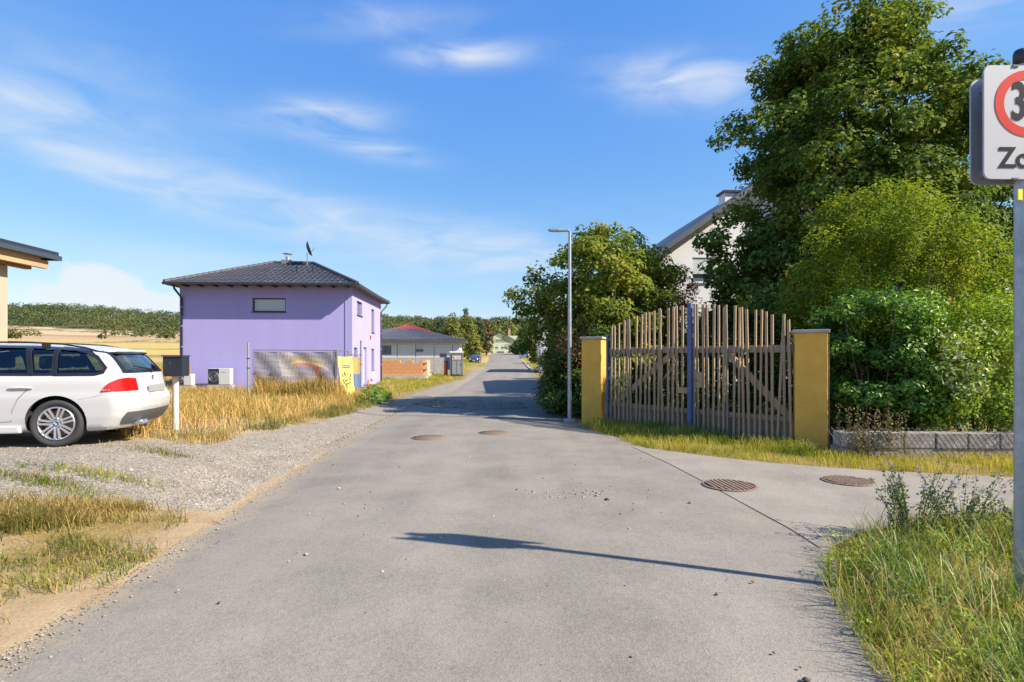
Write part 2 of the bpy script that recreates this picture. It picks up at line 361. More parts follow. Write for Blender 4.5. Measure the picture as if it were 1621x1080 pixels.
RIGHT_Y = [-60, 2.9, 4.0, 4.9, 7.3, 10.3, 14, 20, 41, 57, 100, 165, 400]
RIGHT_X = [2.3, 1.95, 2.3, 2.80, 2.71, 2.36, 1.55, 1.35, 1.9, 2.3, 1.8, 1.3, 1.3]
CORNER = [(1.65, -6), (1.86, 2.2), (1.80, 2.9), (1.92, 3.3), (2.14, 4.06), (2.45, 4.62), (3.2, 5.25), (4.3, 5.75), (5.6, 6.0), (9, 5.6), (16, 4.8), (16, -6)]
VERGE = [ground(*p) for p in ((921, 691), (955, 699), (1000, 708), (1075, 718), (1150, 727), (1225, 735), (1300, 741), (1380, 747), (1480, 752), (1600, 758))]
SEAM = [ground(*p) for p in ((1003, 710), (1060, 736), (1120, 768), (1185, 804), (1250, 840), (1300, 872))]
LOT = [ground(*p) for p in ((338, 812), (240, 806), (120, 792), (0, 796))] + [(-14, 5.2), (-30, 8), (-30, 12.5), (-11.5, 12.2), (-9.5, 11.6)] + \
      [ground(*p) for p in ((200, 698), (330, 700), (420, 681), (500, 668), (570, 648), (600, 640), (640, 628), (690, 612), (735, 600))] + [(-4.5, 60), (-5, 100), (-3.3, 100), (-3.2, 57), (-3.1, 28), (-3.4, 20), (-3.3, 12)]
DRYP = [ground(*p) for p in ((0, 1010), (-60, 900), (0, 800), (120, 797), (300, 808), (300, 828), (215, 870), (120, 930))]
def soft_in(P, x, y, wd):
    """1 inside, falling to 0 outside over wd metres"""
    ins = inpoly(P, x, y); d = np.full(x.shape, 1e9); n = len(P)
    for i in range(n):
        a, b = np.array(P[i]), np.array(P[(i + 1) % n]); e = b - a; L2 = max(1e-9, (e * e).sum())
        t = np.clip(((x - a[0]) * e[0] + (y - a[1]) * e[1]) / L2, 0, 1)
        d = np.minimum(d, np.hypot(x - a[0] - t * e[0], y - a[1] - t * e[1]))
    return np.clip(.5 + np.where(ins, d, -d) / wd, 0, 1)
xs = np.unique(np.concatenate([np.arange(-20, 16.01, .3), -20 - np.cumsum(np.geomspace(.5, 110, 34)), 16 + np.cumsum(np.geomspace(.5, 110, 34))]))
ys = np.unique(np.concatenate([np.arange(-4, 34.01, .3), -4 - np.cumsum(np.geomspace(.5, 30, 10)), 34 + np.cumsum(np.geomspace(.5, 70, 70))]))
GX, GY = np.meshgrid(xs, ys); Z = gz(GX, GY)
onroad = (GX > np.interp(GY, LEFT_Y, LEFT_X) + .02) & (GX < np.interp(GY, RIGHT_Y, RIGHT_X) - .02)
SIDE = SEAM + [(2.45, 4.62), (3.2, 5.25), (4.3, 5.75), (5.6, 6.0), (9, 5.6), (16, 4.8), (16, 7.6), (9, 7.62)] + VERGE[::-1]
SIDE = [p for i, p in enumerate(SIDE) if i < len(SEAM) or p[0] > 2.2 or True]
onroad |= inpoly(SIDE, GX, GY)
Z = Z - .07 * onroad
nx, ny = len(xs), len(ys); I = np.arange(nx * ny).reshape(ny, nx)
me = np_mesh('ground', np.stack([GX, GY, Z], -1).reshape(-1, 3), quads=np.stack([I[:-1, :-1], I[:-1, 1:], I[1:, 1:], I[1:, :-1]], -1).reshape(-1, 4), smooth=True)
for nm, val in (('gravel', soft_in(LOT, GX, GY, 1.2)), ('straw', np.maximum.reduce([soft_in(DRYP, GX, GY, 1.0) * .75, sstep(11.5, 13, GY) * (GX < -3.3) * 1.0, (GX > 1.7) * .85, sstep(24, 40, GY) * .9]))):
    a = me.attributes.new(nm, 'FLOAT', 'POINT'); a.data.foreach_set('value', val.ravel().astype(np.float32))
tag(link('ground', me, zone_material()), kind='structure')
# main road: strip between the two edges, slightly ragged
M_ASPH = road_mat('asphalt', (.205, .187, .158), (.25, .217, .172))
M_SIDE = road_mat('pale_asphalt', (.235, .213, .18), (.265, .232, .186))
ry = np.concatenate([np.arange(-8, 30, .2), np.arange(30, 60, .6), np.arange(60, 172, 2)])
V = []
for y in ry:
    a = np.interp(y, LEFT_Y, LEFT_X) + .07 * mnoise.noise((y * .9, 0, 0)) + .045 * mnoise.noise((y * 4.3, 3, 0)); b = np.interp(y, RIGHT_Y, RIGHT_X) + .03 * mnoise.noise((y * 2, 9, 0))
    for k in range(9):
        x = a + (b - a) * k / 8; V.append((x, y, float(np.interp(y, YP, ZP)) + .012 + .03 * math.sin(math.pi * k / 8)))
I = np.arange(len(ry) * 9).reshape(-1, 9)
road = link('road', np_mesh('road', V, quads=np.stack([I[:-1, :-1], I[:-1, 1:], I[1:, 1:], I[1:, :-1]], -1).reshape(-1, 4), smooth=True), M_ASPH)
ea = road.data.attributes.new('edge', 'FLOAT', 'POINT'); ea.data.foreach_set('value', np.tile(np.array([.9, .12, 0, 0, 0, 0, 0, .1, .7], np.float32), len(ry)))
tag(road, kind='structure')
bm = bmesh.new(); f = bm.faces.new([bm.verts.new((x, y, .018)) for i, (x, y) in enumerate(SIDE)]); bmesh.ops.triangulate(bm, faces=[f])
bmesh.ops.recalc_face_normals(bm, faces=bm.faces[:])
if sum(f.normal.z for f in bm.faces) < 0: bmesh.ops.reverse_faces(bm, faces=bm.faces[:])
me = bpy.data.meshes.new('side_street'); bm.to_mesh(me); bm.free(); tag(link('side_street', me, M_SIDE), kind='structure')
# tar joint where the two asphalts meet, and the crack across the side street
mb = MB(); mb.tube([(x - .012, y, .0155) for x, y in SEAM], .0036, 5); tag(mb.build('road_joint', mat('tar', (.07, .063, .055), .9)), kind='structure')
# ------------------------------------------------------------ grass and leaf builders
def blades(P, h, w, lean, seed, curl=1.0):
    r = np.random.default_rng(seed); n = len(P); P = np.asarray(P, float)
    h = h * r.uniform(.4, 1.15, n) * (1 + .45 * np.array([mnoise.noise((a * .9, b * .9, seed)) for a, b, _ in P])); az = r.uniform(0, 2 * np.pi, n); ln = lean * r.uniform(.2, 1.3, n) * h
    d = np.stack([np.cos(az), np.sin(az), 0 * az], -1); fa = az + np.pi / 2 + r.normal(0, .5, n); s = np.stack([np.cos(fa), np.sin(fa), 0 * fa], -1)
    ww = (w * r.uniform(.6, 1.3, n))[:, None]; up = np.array([0, 0, 1.])
    b0 = P - s * ww / 2; b1 = P + s * ww / 2
    m = P + d * (ln * .28)[:, None] + up * (h * .55)[:, None]; m2 = P + d * (ln * .65)[:, None] + up * (h * .88)[:, None]
    tip = P + d * ln[:, None] + up * (h * (1 - .25 * curl * np.minimum(1, ln / np.maximum(h, .01))))[:, None]
    V = np.stack([b0, b1, m + s * ww * .42, m - s * ww * .42, m2 + s * ww * .25, m2 - s * ww * .25, tip], 1).reshape(-1, 3)
    o = (np.arange(n) * 7)[:, None]
    return V, np.concatenate([o + [5, 4, 6]]), np.concatenate([o + [0, 1, 2, 3], o + [3, 2, 4, 5]])
def grass(name, P, h, w, lean, seed, m, label, cat='grass', parent=None):
    V, t, q = blades(P, h, w, lean, seed); o = link(name, np_mesh(name, V, t, q), m, parent)
    if parent is None: tag(o, label, cat, kind='stuff')
    return o
def scatter(poly, n, seed, clump=None, dens=0.0, edge=0.0):
    """n points on the terrain inside a polygon, gathered in tufts"""
    r = np.random.default_rng(seed); p = np.array(poly); lo, hi = p.min(0), p.max(0); out = []
    k = 0
    while k < n:
        q = r.uniform(lo, hi, (4 * n, 2)); q = q[inpoly(poly, q[:, 0], q[:, 1])]
        q = q[(q[:, 0] < np.interp(q[:, 1], LEFT_Y, LEFT_X) - .05) | (q[:, 0] > np.interp(q[:, 1], RIGHT_Y, RIGHT_X) - .1)] if edge >= 0 and clump else q
        if edge: q = q[soft_in(poly, q[:, 0], q[:, 1], edge * 2) - .5 > .5 * r.random(len(q)) ** 1.5]
        if clump:
            v = np.array([mnoise.noise((a * clump, b * clump, seed)) for a, b in q]); q = q[v + r.uniform(-.35, .35, len(q)) > dens]
        out.append(q); k += len(q)
    q = np.concatenate(out)[:n]
    return np.stack([q[:, 0], q[:, 1], gz(q[:, 0], q[:, 1]) - .01], -1)
def leaves(C, Rd, n, size, seed, up=.5, flat=.75, aspect=.6, shell=0.5, out=0.0):
    r = np.random.default_rng(seed); C = np.repeat(np.asarray(C, float), n, 0); Rd = np.repeat(np.asarray(Rd, float), n); m = len(C)
    d = r.normal(size=(m, 3)); d /= np.linalg.norm(d, axis=1, keepdims=True)
    P = C + d * (Rd * r.uniform(shell, 1, m) ** .7)[:, None] * np.array([1, 1, flat])
    nr = r.normal(size=(m, 3)) * .5 + np.array([0, 0, up]) + d * .55
    if out: o_ = C * np.array([1, 1, .35]); nr = nr + out * o_ / np.maximum(.3, np.linalg.norm(o_, axis=1, keepdims=True))
    nr = nr; nr /= np.linalg.norm(nr, axis=1, keepdims=True)
    t = np.cross(nr, r.normal(size=(m, 3))); t /= np.linalg.norm(t, axis=1, keepdims=True); b = np.cross(nr, t)
    Ls = (size * r.uniform(.6, 1.35, m))[:, None]; W = Ls * aspect
    V = np.stack([P - t * Ls / 2, P + b * W / 2 + nr * Ls * .12, P + t * Ls / 2 - nr * Ls * .1, P - b * W / 2 + nr * Ls * .12], 1).reshape(-1, 3)
    o = (np.arange(m) * 4)[:, None]
    return V, np.concatenate([o + [0, 1, 2], o + [0, 2, 3]])
def envelope(prof, n, seed, rough=.22, inner=.45, freq=.55, wide=(1, 1), floor=None):
    """clump centres in a body of revolution with a lumpy outline; prof: (z, radius)"""
    r = np.random.default_rng(seed); zs = np.array([p[0] for p in prof], float); rs = np.array([p[1] for p in prof], float)
    zg = np.linspace(zs[0], zs[-1], 200); wgt = np.interp(zg, zs, rs) + .2; zz = r.choice(zg, n, p=wgt / wgt.sum()) + r.normal(0, .05, n)
    a = r.uniform(0, 2 * np.pi, n); rad = np.interp(zz, zs, rs)
    lump = np.array([mnoise.noise((math.cos(t) * 2.2 + seed, math.sin(t) * 2.2, z * freq)) for t, z in zip(a, zz)])
    rr = rad * (1 + rough * 1.6 * lump) * np.sqrt(r.uniform(inner ** 2, 1, n))
    return np.stack([rr * np.cos(a) * wide[0], rr * np.sin(a) * wide[1], zz], -1)
def limbs(mb, base, C, k, seed, r0, z0, z1):
    """curved branches from the stem to k of the leaf clumps"""
    r = random.Random(seed)
    for i in r.sample(range(len(C)), min(k, len(C))):
        c = Vector(C[i]) * .93; s = Vector((base[0] * .0, base[1] * .0, min(z1, max(z0, c.z * r.uniform(.35, .7)))))
        mid = s.lerp(c, .5) + Vector((r.uniform(-.2, .2), r.uniform(-.2, .2), r.uniform(.0, .35))) * (c - s).length * .3
        q = s.lerp(mid, .5) + Vector((0, 0, -.03)); mb.tube([s, q, mid, mid.lerp(c, .55), c], [r0, r0 * .75, r0 * .5, r0 * .3, r0 * .1], 5, cap=False)
def plant(name, loc, prof, nclump, crad, nleaf, size, m_leaf, m_bark, label, cat, seed, trunk=None, klimb=20, rlimb=.04, group=None, up=.5, flat=.75, aspect=.6, wide=(1, 1), inner=.45, rough=.22, stems=0, crown='crown', freq=.55, bough=0):
    rt = empty(name, loc, 0, label, cat, group)
    r = np.random.default_rng(seed + 1)
    if bough:      # boughs carry their leaf sprays on the upper, outer side, so that tops catch light and undersides stay open
        nb = max(4, nclump // 9); B = envelope(prof, nb, seed, rough, inner, freq, wide); rb = np.repeat(bough * r.uniform(.6, 1.3, nb), 9); C0 = np.repeat(B, 9, 0)
        d = r.normal(size=(len(C0), 3)); d[:, 2] = np.abs(d[:, 2]) * .9 - .25; d[:, :2] += .35 * C0[:, :2] / np.maximum(.5, np.linalg.norm(C0[:, :2], axis=1, keepdims=True)); d /= np.linalg.norm(d, axis=1, keepdims=True)
        C = C0 + d * (rb * r.uniform(.55, 1.05, len(rb)))[:, None] * np.array([1, 1, .75]); nclump = len(C)
    else: C = envelope(prof, nclump, seed, rough, inner, freq, wide)
    V, t = leaves(C, crad * r.uniform(.6, 1.3, nclump), nleaf, size, seed + 2, up, flat, aspect, out=.5)
    V[:, 2] = np.maximum(V[:, 2], .03)
    link(crown, np_mesh(crown, V, t), m_leaf, rt)
    mb = MB()
    zt = prof[-1][0]
    if trunk:
        h = trunk[1]; mb.tube([(0, 0, -.1), (.02, 0, .25), (.06 * trunk[0], .03, h * .3), (-.1 * trunk[0], .1 * trunk[0], h * .65), (0, 0, h)], [trunk[0] * 1.35, trunk[0], trunk[0] * .85, trunk[0] * .55, trunk[0] * .15], 10)
        limbs(mb, (0, 0), C, klimb, seed, rlimb, trunk[2], h * .92)
    rr = random.Random(seed)
    for i in range(stems):
        c = Vector(C[rr.randrange(len(C))]); b = Vector((c.x * .25, c.y * .25, -.05)); mb.tube([b, b.lerp(c, .35) + Vector((0, 0, .15)), b.lerp(c, .7) + Vector((0, 0, .1)), c], [rlimb, rlimb * .8, rlimb * .5, rlimb * .2], 5, cap=False)
    if mb.v: mb.build('trunk' if trunk else 'stems', m_bark, rt)
    return rt
M_BARK = mat('bark', (.085, .065, .048), .9, var=.4, vscale=8, bump=.6, bscale=25, stretch=(1, 1, .3))
M_BARK2 = mat('grey_brown_bark', (.16, .125, .09), .9, var=.35, vscale=10, bump=.5)
G_LIME = leaf_mat('lime_leaves', [(.1, (0.046, 0.089, 0.020)), (.5, (0.116, 0.188, 0.032)), (.8, (0.232, 0.285, 0.046)), (.97, (0.499, 0.356, 0.054))], .35, .6, .7, spec=.15)
G_MAPLE = leaf_mat('yellowing_leaves', [(.08, (.06, .12, .02)), (.4, (.15, .215, .03)), (.7, (.28, .30, .045)), (.9, (.42, .34, .07)), (.98, (.36, .16, .06))], .42, .6, .9, spec=.15)
G_PRIVET = leaf_mat('dark_hedge_leaves', [(.1, (0.039, 0.080, 0.022)), (.5, (0.085, 0.151, 0.032)), (.85, (0.178, 0.258, 0.054))], .3, .55, 1.2, spec=.2)
G_FEATH = leaf_mat('yellow_green_leaves', [(.1, (.075, .145, .018)), (.5, (.17, .245, .026)), (.8, (.28, .33, .035)), (.97, (.42, .36, .06))], .45, .6, .8, spec=.15)
G_GLOSS = leaf_mat('glossy_leaves', [(.1, (0.054, 0.124, 0.022)), (.5, (0.116, 0.240, 0.032)), (.9, (0.232, 0.374, 0.054))], .3, .42, 1.0, spec=.35)
G_BRIGHT = leaf_mat('bright_green_leaves', [(.1, (0.124, 0.232, 0.028)), (.5, (0.267, 0.392, 0.039)), (.9, (0.481, 0.570, 0.072))], .4, .5, 1.0, spec=.3)
G_PALE = leaf_mat('pale_leaves', [(.1, (.12, .20, .05)), (.6, (.30, .38, .16)), (.95, (.5, .52, .32))], .3, .35, 1.0, spec=.6)
G_ORANGE = leaf_mat('orange_leaves', [(.1, (.22, .08, .02)), (.5, (.42, .16, .03)), (.9, (.50, .28, .06))], .4, .5, 1.0)
G_BROWN = leaf_mat('withered_leaves', [(.1, (.08, .045, .02)), (.5, (.18, .095, .04)), (.9, (.28, .18, .09))], .3, .7, 1.0)
GR_GREEN = leaf_mat('green_grass', [(.1, (0.066, 0.108, 0.017)), (.45, (0.156, 0.216, 0.029)), (.65, (0.288, 0.300, 0.048)), (.8, (0.480, 0.384, 0.120)), (.95, (0.624, 0.480, 0.216))], .4, .65, 1.6, mixclump=.5, spec=.15)
GR_MIX = leaf_mat('sunlit_verge_grass', [(.1, (0.108, 0.168, 0.019)), (.4, (0.264, 0.288, 0.034)), (.65, (0.480, 0.408, 0.072)), (.95, (0.696, 0.480, 0.168))], .4, .65, .9, mixclump=.6, spec=.15)
GR_DRY = leaf_mat('dry_grass', [(.08, (.12, .14, .025)), (.25, (.30, .21, .05)), (.55, (.52, .33, .095)), (.95, (.66, .47, .19))], .3, .65, .45, mixclump=.55)
GR_DRY2 = leaf_mat('half_dry_grass', [(.1, (.06, .10, .02)), (.4, (.16, .17, .035)), (.6, (.34, .24, .07)), (.95, (.54, .40, .17))], .3, .65, .9, mixclump=.6)
# ------------------------------------------------------------ houses
M_ROOFT = None
def roof_mat(name, col, pitch_dir='x', tile=.30, row=.34, bump=1.0):
    """tile courses: fine relief only"""
    m = bpy.data.materials.new(name); m.use_nodes = True; t = m.node_tree; L = t.links.new; b = t.nodes['Principled BSDF']
    b.inputs['Roughness'].default_value = .55
    tc = N(t, 'ShaderNodeTexCoord'); n = N(t, 'ShaderNodeTexNoise', i_Scale=1.5, i_Detail=6.0); L(tc.outputs['Object'], n.inputs['Vector'])
    mx = N(t, 'ShaderNodeMix', data_type='RGBA'); L(n.outputs['Fac'], mx.inputs[0]); mx.inputs[6].default_value = tuple(k * .7 for k in col) + (1,); mx.inputs[7].default_value = tuple(k * 1.3 for k in col) + (1,)
    L(mx.outputs[2], b.inputs['Base Color']); return m
def tiled_slope(mb, a, b, c, d, tile=.30, row=.35, amp=.022, step=.02):
    """a-b is the eave, d-c the ridge end; rows of curved tiles as real relief"""
    a, b, c, d = (Vector(p) for p in (a, b, c, d)); n = (b - a).cross(d - a).normalized()
    if n.z < 0: n = -n
    e = (b - a).normalized(); up = n.cross(e); 
    if up.z < 0: up = -up
    H = (d - a).dot(up); nr = max(2, int(H / row)); W0 = (b - a).length
    l1, r1 = (d - a).dot(e), (c - a).dot(e)
    for i in range(nr):
        h0, h1 = H * i / nr, H * (i + 1) / nr
        L0, R0 = l1 * h0 / H, W0 + (r1 - W0) * h0 / H; L1, R1 = l1 * h1 / H, W0 + (r1 - W0) * h1 / H
        k = max(2, int((R0 - L0) / (tile / 4))); V = []
        for j in range(k + 1):
            u0 = L0 + (R0 - L0) * j / k; u1 = L1 + (R1 - L1) * j / k
            wv0 = amp * math.sin(2 * math.pi * u0 / tile); wv1 = amp * math.sin(2 * math.pi * u1 / tile)
            V += [a + e * u0 + up * (h0 - .02) + n * (step + wv0 + .02), a + e * u1 + up * (h1 + .01) + n * (.015 + wv1)]
        mb.add(V, [(2 * j, 2 * j + 2, 2 * j + 3, 2 * j + 1) for j in range(k)], False)
def window(parent, x0, x1, z0, z1, y, m_frame, m_glass, sill=True, inset=.12, bars=0, fr=.06, name='window', blind=None):
    """window in a wall whose face is the local plane y (facing -y); pane lies inset behind it"""
    mb = MB(); w0 = fr
    mb.box(x0, x0 + w0, y + inset - .04, y + inset + .03, z0, z1); mb.box(x1 - w0, x1, y + inset - .04, y + inset + .03, z0, z1)
    mb.box(x0 + w0, x1 - w0, y + inset - .039, y + inset + .03, z1 - w0, z1); mb.box(x0 + w0, x1 - w0, y + inset - .039, y + inset + .03, z0, z0 + w0)
    for k in range(bars):
        xm = x0 + (x1 - x0) * (k + 1) / (bars + 1); mb.box(xm - w0 * .7, xm + w0 * .7, y + inset - .038, y + inset + .03, z0 + w0, z1 - w0)
    wd = mb.build(name, m_frame, parent)
    MB().box(x0 + w0, x1 - w0, y + inset, y + inset + .012, z0 + w0, z1 - w0).build('pane', m_glass, wd)
    if sill: MB().box(x0 - .05, x1 + .05, y - .06, y + inset, z0 - .04, z0 - .003).build('sill', m_frame, wd)
    if blind: MB().box(x0 + .01, x1 - .01, y + inset - .08, y + inset - .05, z0 + (z1 - z0) * blind[0], z1 - .01).build('blind', blind[1], wd)
    return wd
def wall_with_holes(mb, x0, x1, z0, z1, y0, y1, holes, plane='y', zt=None):
    """a wall of cells so that window recesses are real; holes: (x0,x1,z0,z1)"""
    X = sorted({x0, x1} | {h[0] for h in holes} | {h[1] for h in holes}); Zs = sorted({z0, z1} | {h[2] for h in holes} | {h[3] for h in holes})
    for i in range(len(X) - 1):
        j0 = None
        for j in range(len(Zs) - 1):
            cx, cz = (X[i] + X[i + 1]) / 2, (Zs[j] + Zs[j + 1]) / 2
            hole = any(h[0] < cx < h[1] and h[2] < cz < h[3] for h in holes)
            if not hole and j0 is None: j0 = j
            if (hole or j == len(Zs) - 2) and j0 is not None:
                ze = Zs[j] if hole else Zs[j + 1]
                if plane == 'y': mb.box(X[i], X[i + 1], y0, y1, Zs[j0], ze)
                else: mb.box(y0, y1, X[i], X[i + 1], Zs[j0], ze)
                j0 = None
M_PURPLE = mat('lilac_render', (.365, .335, .635), .9, var=.035, vscale=1.6, bump=.3, bscale=90, spec=.2, stretch=(1, 1, .25))
M_DKMETAL = mat('anthracite_metal', (.035, .04, .05), .45, .3)
M_TILE = roof_mat('anthracite_tiles', (.055, .055, .064))
M_PANE = mat('window_pane', (.10, .13, .16), .06, 0, spec=1.0)
M_BLIND = mat('pale_blind', (.52, .56, .58), .5)
M_WHITE = mat('white_paint', (.54, .54, .53), .5, var=.04, vscale=4)
M_WOOD = mat('new_timber', (.42, .28, .155), .7, var=.2, vscale=5, stretch=(1, .1, 1))
M_GALV = mat('galvanised_steel', (.36, .40, .44), .45, .55, var=.18, vscale=14)
M_CONC = mat('concrete', (.38, .36, .33), .9, var=.2, vscale=3, bump=.4, bscale=40)
M_RUST = mat('rusty_iron', (.20, .14, .10), .85, .1, var=.5, vscale=30, bump=.5, bscale=80)
M_BLACK = mat('black_plastic', (.018, .018, .02), .5)
STREET = R(3.5)
def purple_house():
    h = empty('two_storey_house', (-8.63, 30.7, -.17), STREET, 'lilac rendered two storey house with dark hipped tile roof', 'house')
    W, D, H = 9.0, 9.2, 5.62
    win = (-5.24, -3.5, 4.19, 4.93)
    def sv(px):
        k = (px - 810.5) / FPX; return (-8.63 - 30.7 * k) / (k + .0612)
    sides = [(sv(565), sv(573.5), 4.15, 4.95), (sv(588), sv(592.5), 3.35, 4.85), (sv(560.5), sv(566), 1.35, 2.3), (sv(575.5), sv(580.5), .12, 2.35), (sv(588), sv(592.5), .9, 2.3)]
    mb = MB(); wall_with_holes(mb, -W, 0, 0, H, 0, .3, [win]); wall_with_holes(mb, .3, D, 0, H, -.3, 0, sides, 'x')
    mb.box(-W, -W + .3, .3, D, 0, H); mb.box(-W + .3, -.3, D - .3, D, 0, H); mb.box(-W + .3, -.3, .31, D - .31, -.05, .04)
    mb.build('wall', M_PURPLE, h)
    window(h, *win, 0, M_DKMETAL, M_BLIND, inset=.14)
    for k, (a, b, z0, z1) in enumerate(sides):
        m = MB(); m.box(-.2, -.14, a, b, z0, z1); wd = m.build('door' if k == 3 else 'window', M_DKMETAL, h)
        MB().box(-.14, -.125, a + .05, b - .05, z0 + .05, z1 - .05).build('pane', M_PANE if k != 3 else M_BLIND, wd)
        MB().box(-.12, .05, a - .03, b + .03, z0 - .045, z0 - .004).build('sill', M_DKMETAL, wd)
    o, os = .72, .42; zE, zR = H + .02, H + 1.9
    A, B, C_, D_ = (-W - os, -o, zE), (os, -o, zE), (os, D + o, zE), (-W - os, D + o, zE)
    r0, r1 = (-5.75, D / 2, zR), (-3.35, D / 2, zR)
    mb = MB(); tiled_slope(mb, A, B, r1, r0); tiled_slope(mb, B, C_, r1, r1); tiled_slope(mb, C_, D_, r0, r1); tiled_slope(mb, D_, A, r0, r0)
    rf = mb.build('roof', M_TILE, h)
    rf.data.materials.clear(); rf.data.materials.append(M_TILE)
    mb = MB()
    for p, q in ((A, r0), (D_, r0), (B, r1), (C_, r1), (r0, r1)):
        p, q = Vector(p), Vector(q); n = int((q - p).length / .35)
        for i in range(n):
            a, b = p.lerp(q, i / n), p.lerp(q, (i + 1.12) / n); mb.tube([a + Vector((0, 0, .05)), b + Vector((0, 0, .055))], [.11, .085], 8)
    mb.build('ridge_tiles', M_TILE, rf)
    mb = MB(); z = zE - .02   # boxed underside and gutter
    mb.box(-W - os + .02, os - .02, -o + .02, D + o - .02, z - .035, z - .01); mb.build('soffit', mat('brown_soffit', (.16, .11, .08), .8), rf)
    mb = MB()
    for a, b in ((A, B), (B, C_), (C_, D_), (D_, A)):
        a, b = Vector(a), Vector(b); n = (b - a).normalized().cross(Vector((0, 0, 1))); mb.bar(a + n * .06 + Vector((0, 0, -.03)), b + n * .06 + Vector((0, 0, -.03)), .12, .11)
    mb.build('gutter', M_DKMETAL, rf)
    for i in range(12):
        x = -W + .4 + i * .76; MB().box(x, x + .09, -o + .05, -.002, z - .13, z - .036).build('rafter_end', M_TILE, rf)
    for x, y, sx in ((-W + .14, -.07, -1), (.07, D - .25, 1)):
        m = MB(); m.tube([(x + (-.12 if sx < 0 else .32), y - .62 if sx < 0 else y + .5, zE - .10), (x + (-.1 if sx < 0 else .3), y - .55 if sx < 0 else y + .4, zE - .3), (x, y, zE - .75), (x, y, .05)], .055, 8); dp = m.build('downpipe', M_DKMETAL, h)
        for zz in (1.2, 2.3, 3.4, 4.4): MB().cyl((x, y, zz), .066, .04, 10).build('pipe_clamp', M_GALV, dp)
    m = MB(); m.tube([(-.35, -.02, .3), (-.35, -.02, H - .1)], .012, 5); m.build('lightning_wire', M_GALV, h)
    ch = MB().box(-5.25, -4.65, D / 2 - .1, D / 2 + .5, zR - .3, zR + .22).build('chimney', mat('chimney_render', (.2, .19, .18), .9), rf)
    m = MB(); m.cyl((-4.95, D / 2 + .2, zR + .22), .13, .22, 12); m.cyl((-4.95, D / 2 + .2, zR + .62), .3, .02, 12)
    for s in (-.12, .12): m.box(-4.95 + s - .01, -4.95 + s + .01, D / 2 + .19, D / 2 + .21, zR + .44, zR + .62)
    m.build('cowl', M_GALV, ch)
    m = MB(); m.tube([(-3.55, D / 2 - .6, zR - .3), (-3.55, D / 2 - .6, zR + .55)], .022, 8); mast = m.build('dish_mast', M_GALV, rf)
    m = MB(); m.lathe([(.0, .0), (.2, .02), (.36, .09), (.44, .16), (.445, .15), (.36, .075), (.2, .0), (.0, -.02)], 24, axis='x')
    ds = m.build('satellite_dish', M_DKMETAL, rf); ds.location = (-3.5, D / 2 - .75, zR + .75); ds.rotation_euler = (0, R(-18), R(14)); ds.scale = (1, 1, 1.05)
    MB().tube([(0, 0, -.3), (.35, 0, -.1), (.42, 0, 0)], .012, 6).build('feed_arm', M_DKMETAL, ds)
    for x, y in ((-3.55, 2.1), (-2.65, 2.1)):
        zz = zE + (zR - zE) * (y + o) / (D / 2 + o); m = MB(); m.cyl((x, y, zz - .05), .055, .32, 10); m.cyl((x, y, zz + .25), .085, .06, 10); m.build('roof_vent', M_DKMETAL, rf)
    MB().box(.003, .05, sv(585.5), sv(586.8), 2.9, 3.12).build('alarm_box', mat('red_plastic', (.5, .07, .03), .5), h)
    m = MB().box(.003, .12, sv(586.2), sv(590), .35, .85).build('meter_box', M_BLIND, h)
    return h
purple_house()
def heat_pump(x, y, z, s, label):
    o = empty('heat_pump', (x, y, z), STREET, label, 'heat pump')
    MB().box(-.05 * s, 1.2 * s, -.02, .42, -.25, .13).build('plinth', M_CONC, o)
    MB().box(0, 1.12 * s, 0, .38, .15, .15 + .85 * s).build('casing', M_WHITE, o, .02)
    MB().box(.02, .56 * s, -.014, .006, .17, .13 + .85 * s).build('grille_panel', M_DKMETAL, o)
    m = MB(); m.lathe([(.24 * s, 0), (.26 * s, 0), (.26 * s, .03), (.24 * s, .03)], 24, (.3 * s, -.03, .15 + .42 * s), 'y', True)
    for k in range(3): m.lathe([(.06 * s * (k + 1), .0), (.06 * s * (k + 1) + .008, .0), (.06 * s * (k + 1) + .008, .01), (.06 * s * (k + 1), .01)], 20, (.3 * s, -.028, .15 + .42 * s), 'y', True)
    m.build('fan_grille', M_GALV, o)
    m = MB()
    for k in range(5):
        a = k * 1.257; m.bar((.3 * s, -.018, .15 + .42 * s), (.3 * s + .2 * s * math.cos(a), -.018, .15 + .42 * s + .2 * s * math.sin(a)), .01, .06 * s)
    m.build('fan_blades', M_DKMETAL, o)
    if s > .9: MB().box(.66 * s, .9 * s, -.004, .002, .78, .81).build('maker_strip', M_GALV, o)
    return o
p = at(329, 609, 29.5); heat_pump(p.x, p.y, .02, 1.0, 'white heat pump with dark fan side on concrete plinth by lilac wall')
p = at(279, 611, 29.3); heat_pump(p.x, p.y, .0, .68, 'small white outdoor air unit at corner of lilac house')
p = at(290, 588, 29.6); m = MB().box(-.13, .13, -.02, .02, -.32, .32).build('wall_plate', mat('ochre_plate', (.42, .27, .12), .7), None, .01, (p.x, 30.05, p.z), STREET); tag(m, 'small ochre board standing at corner of lilac house', 'board')
MB().box(-.03, .03, -.02, .02, -1.2, -.3).build('stake', M_WOOD, m)

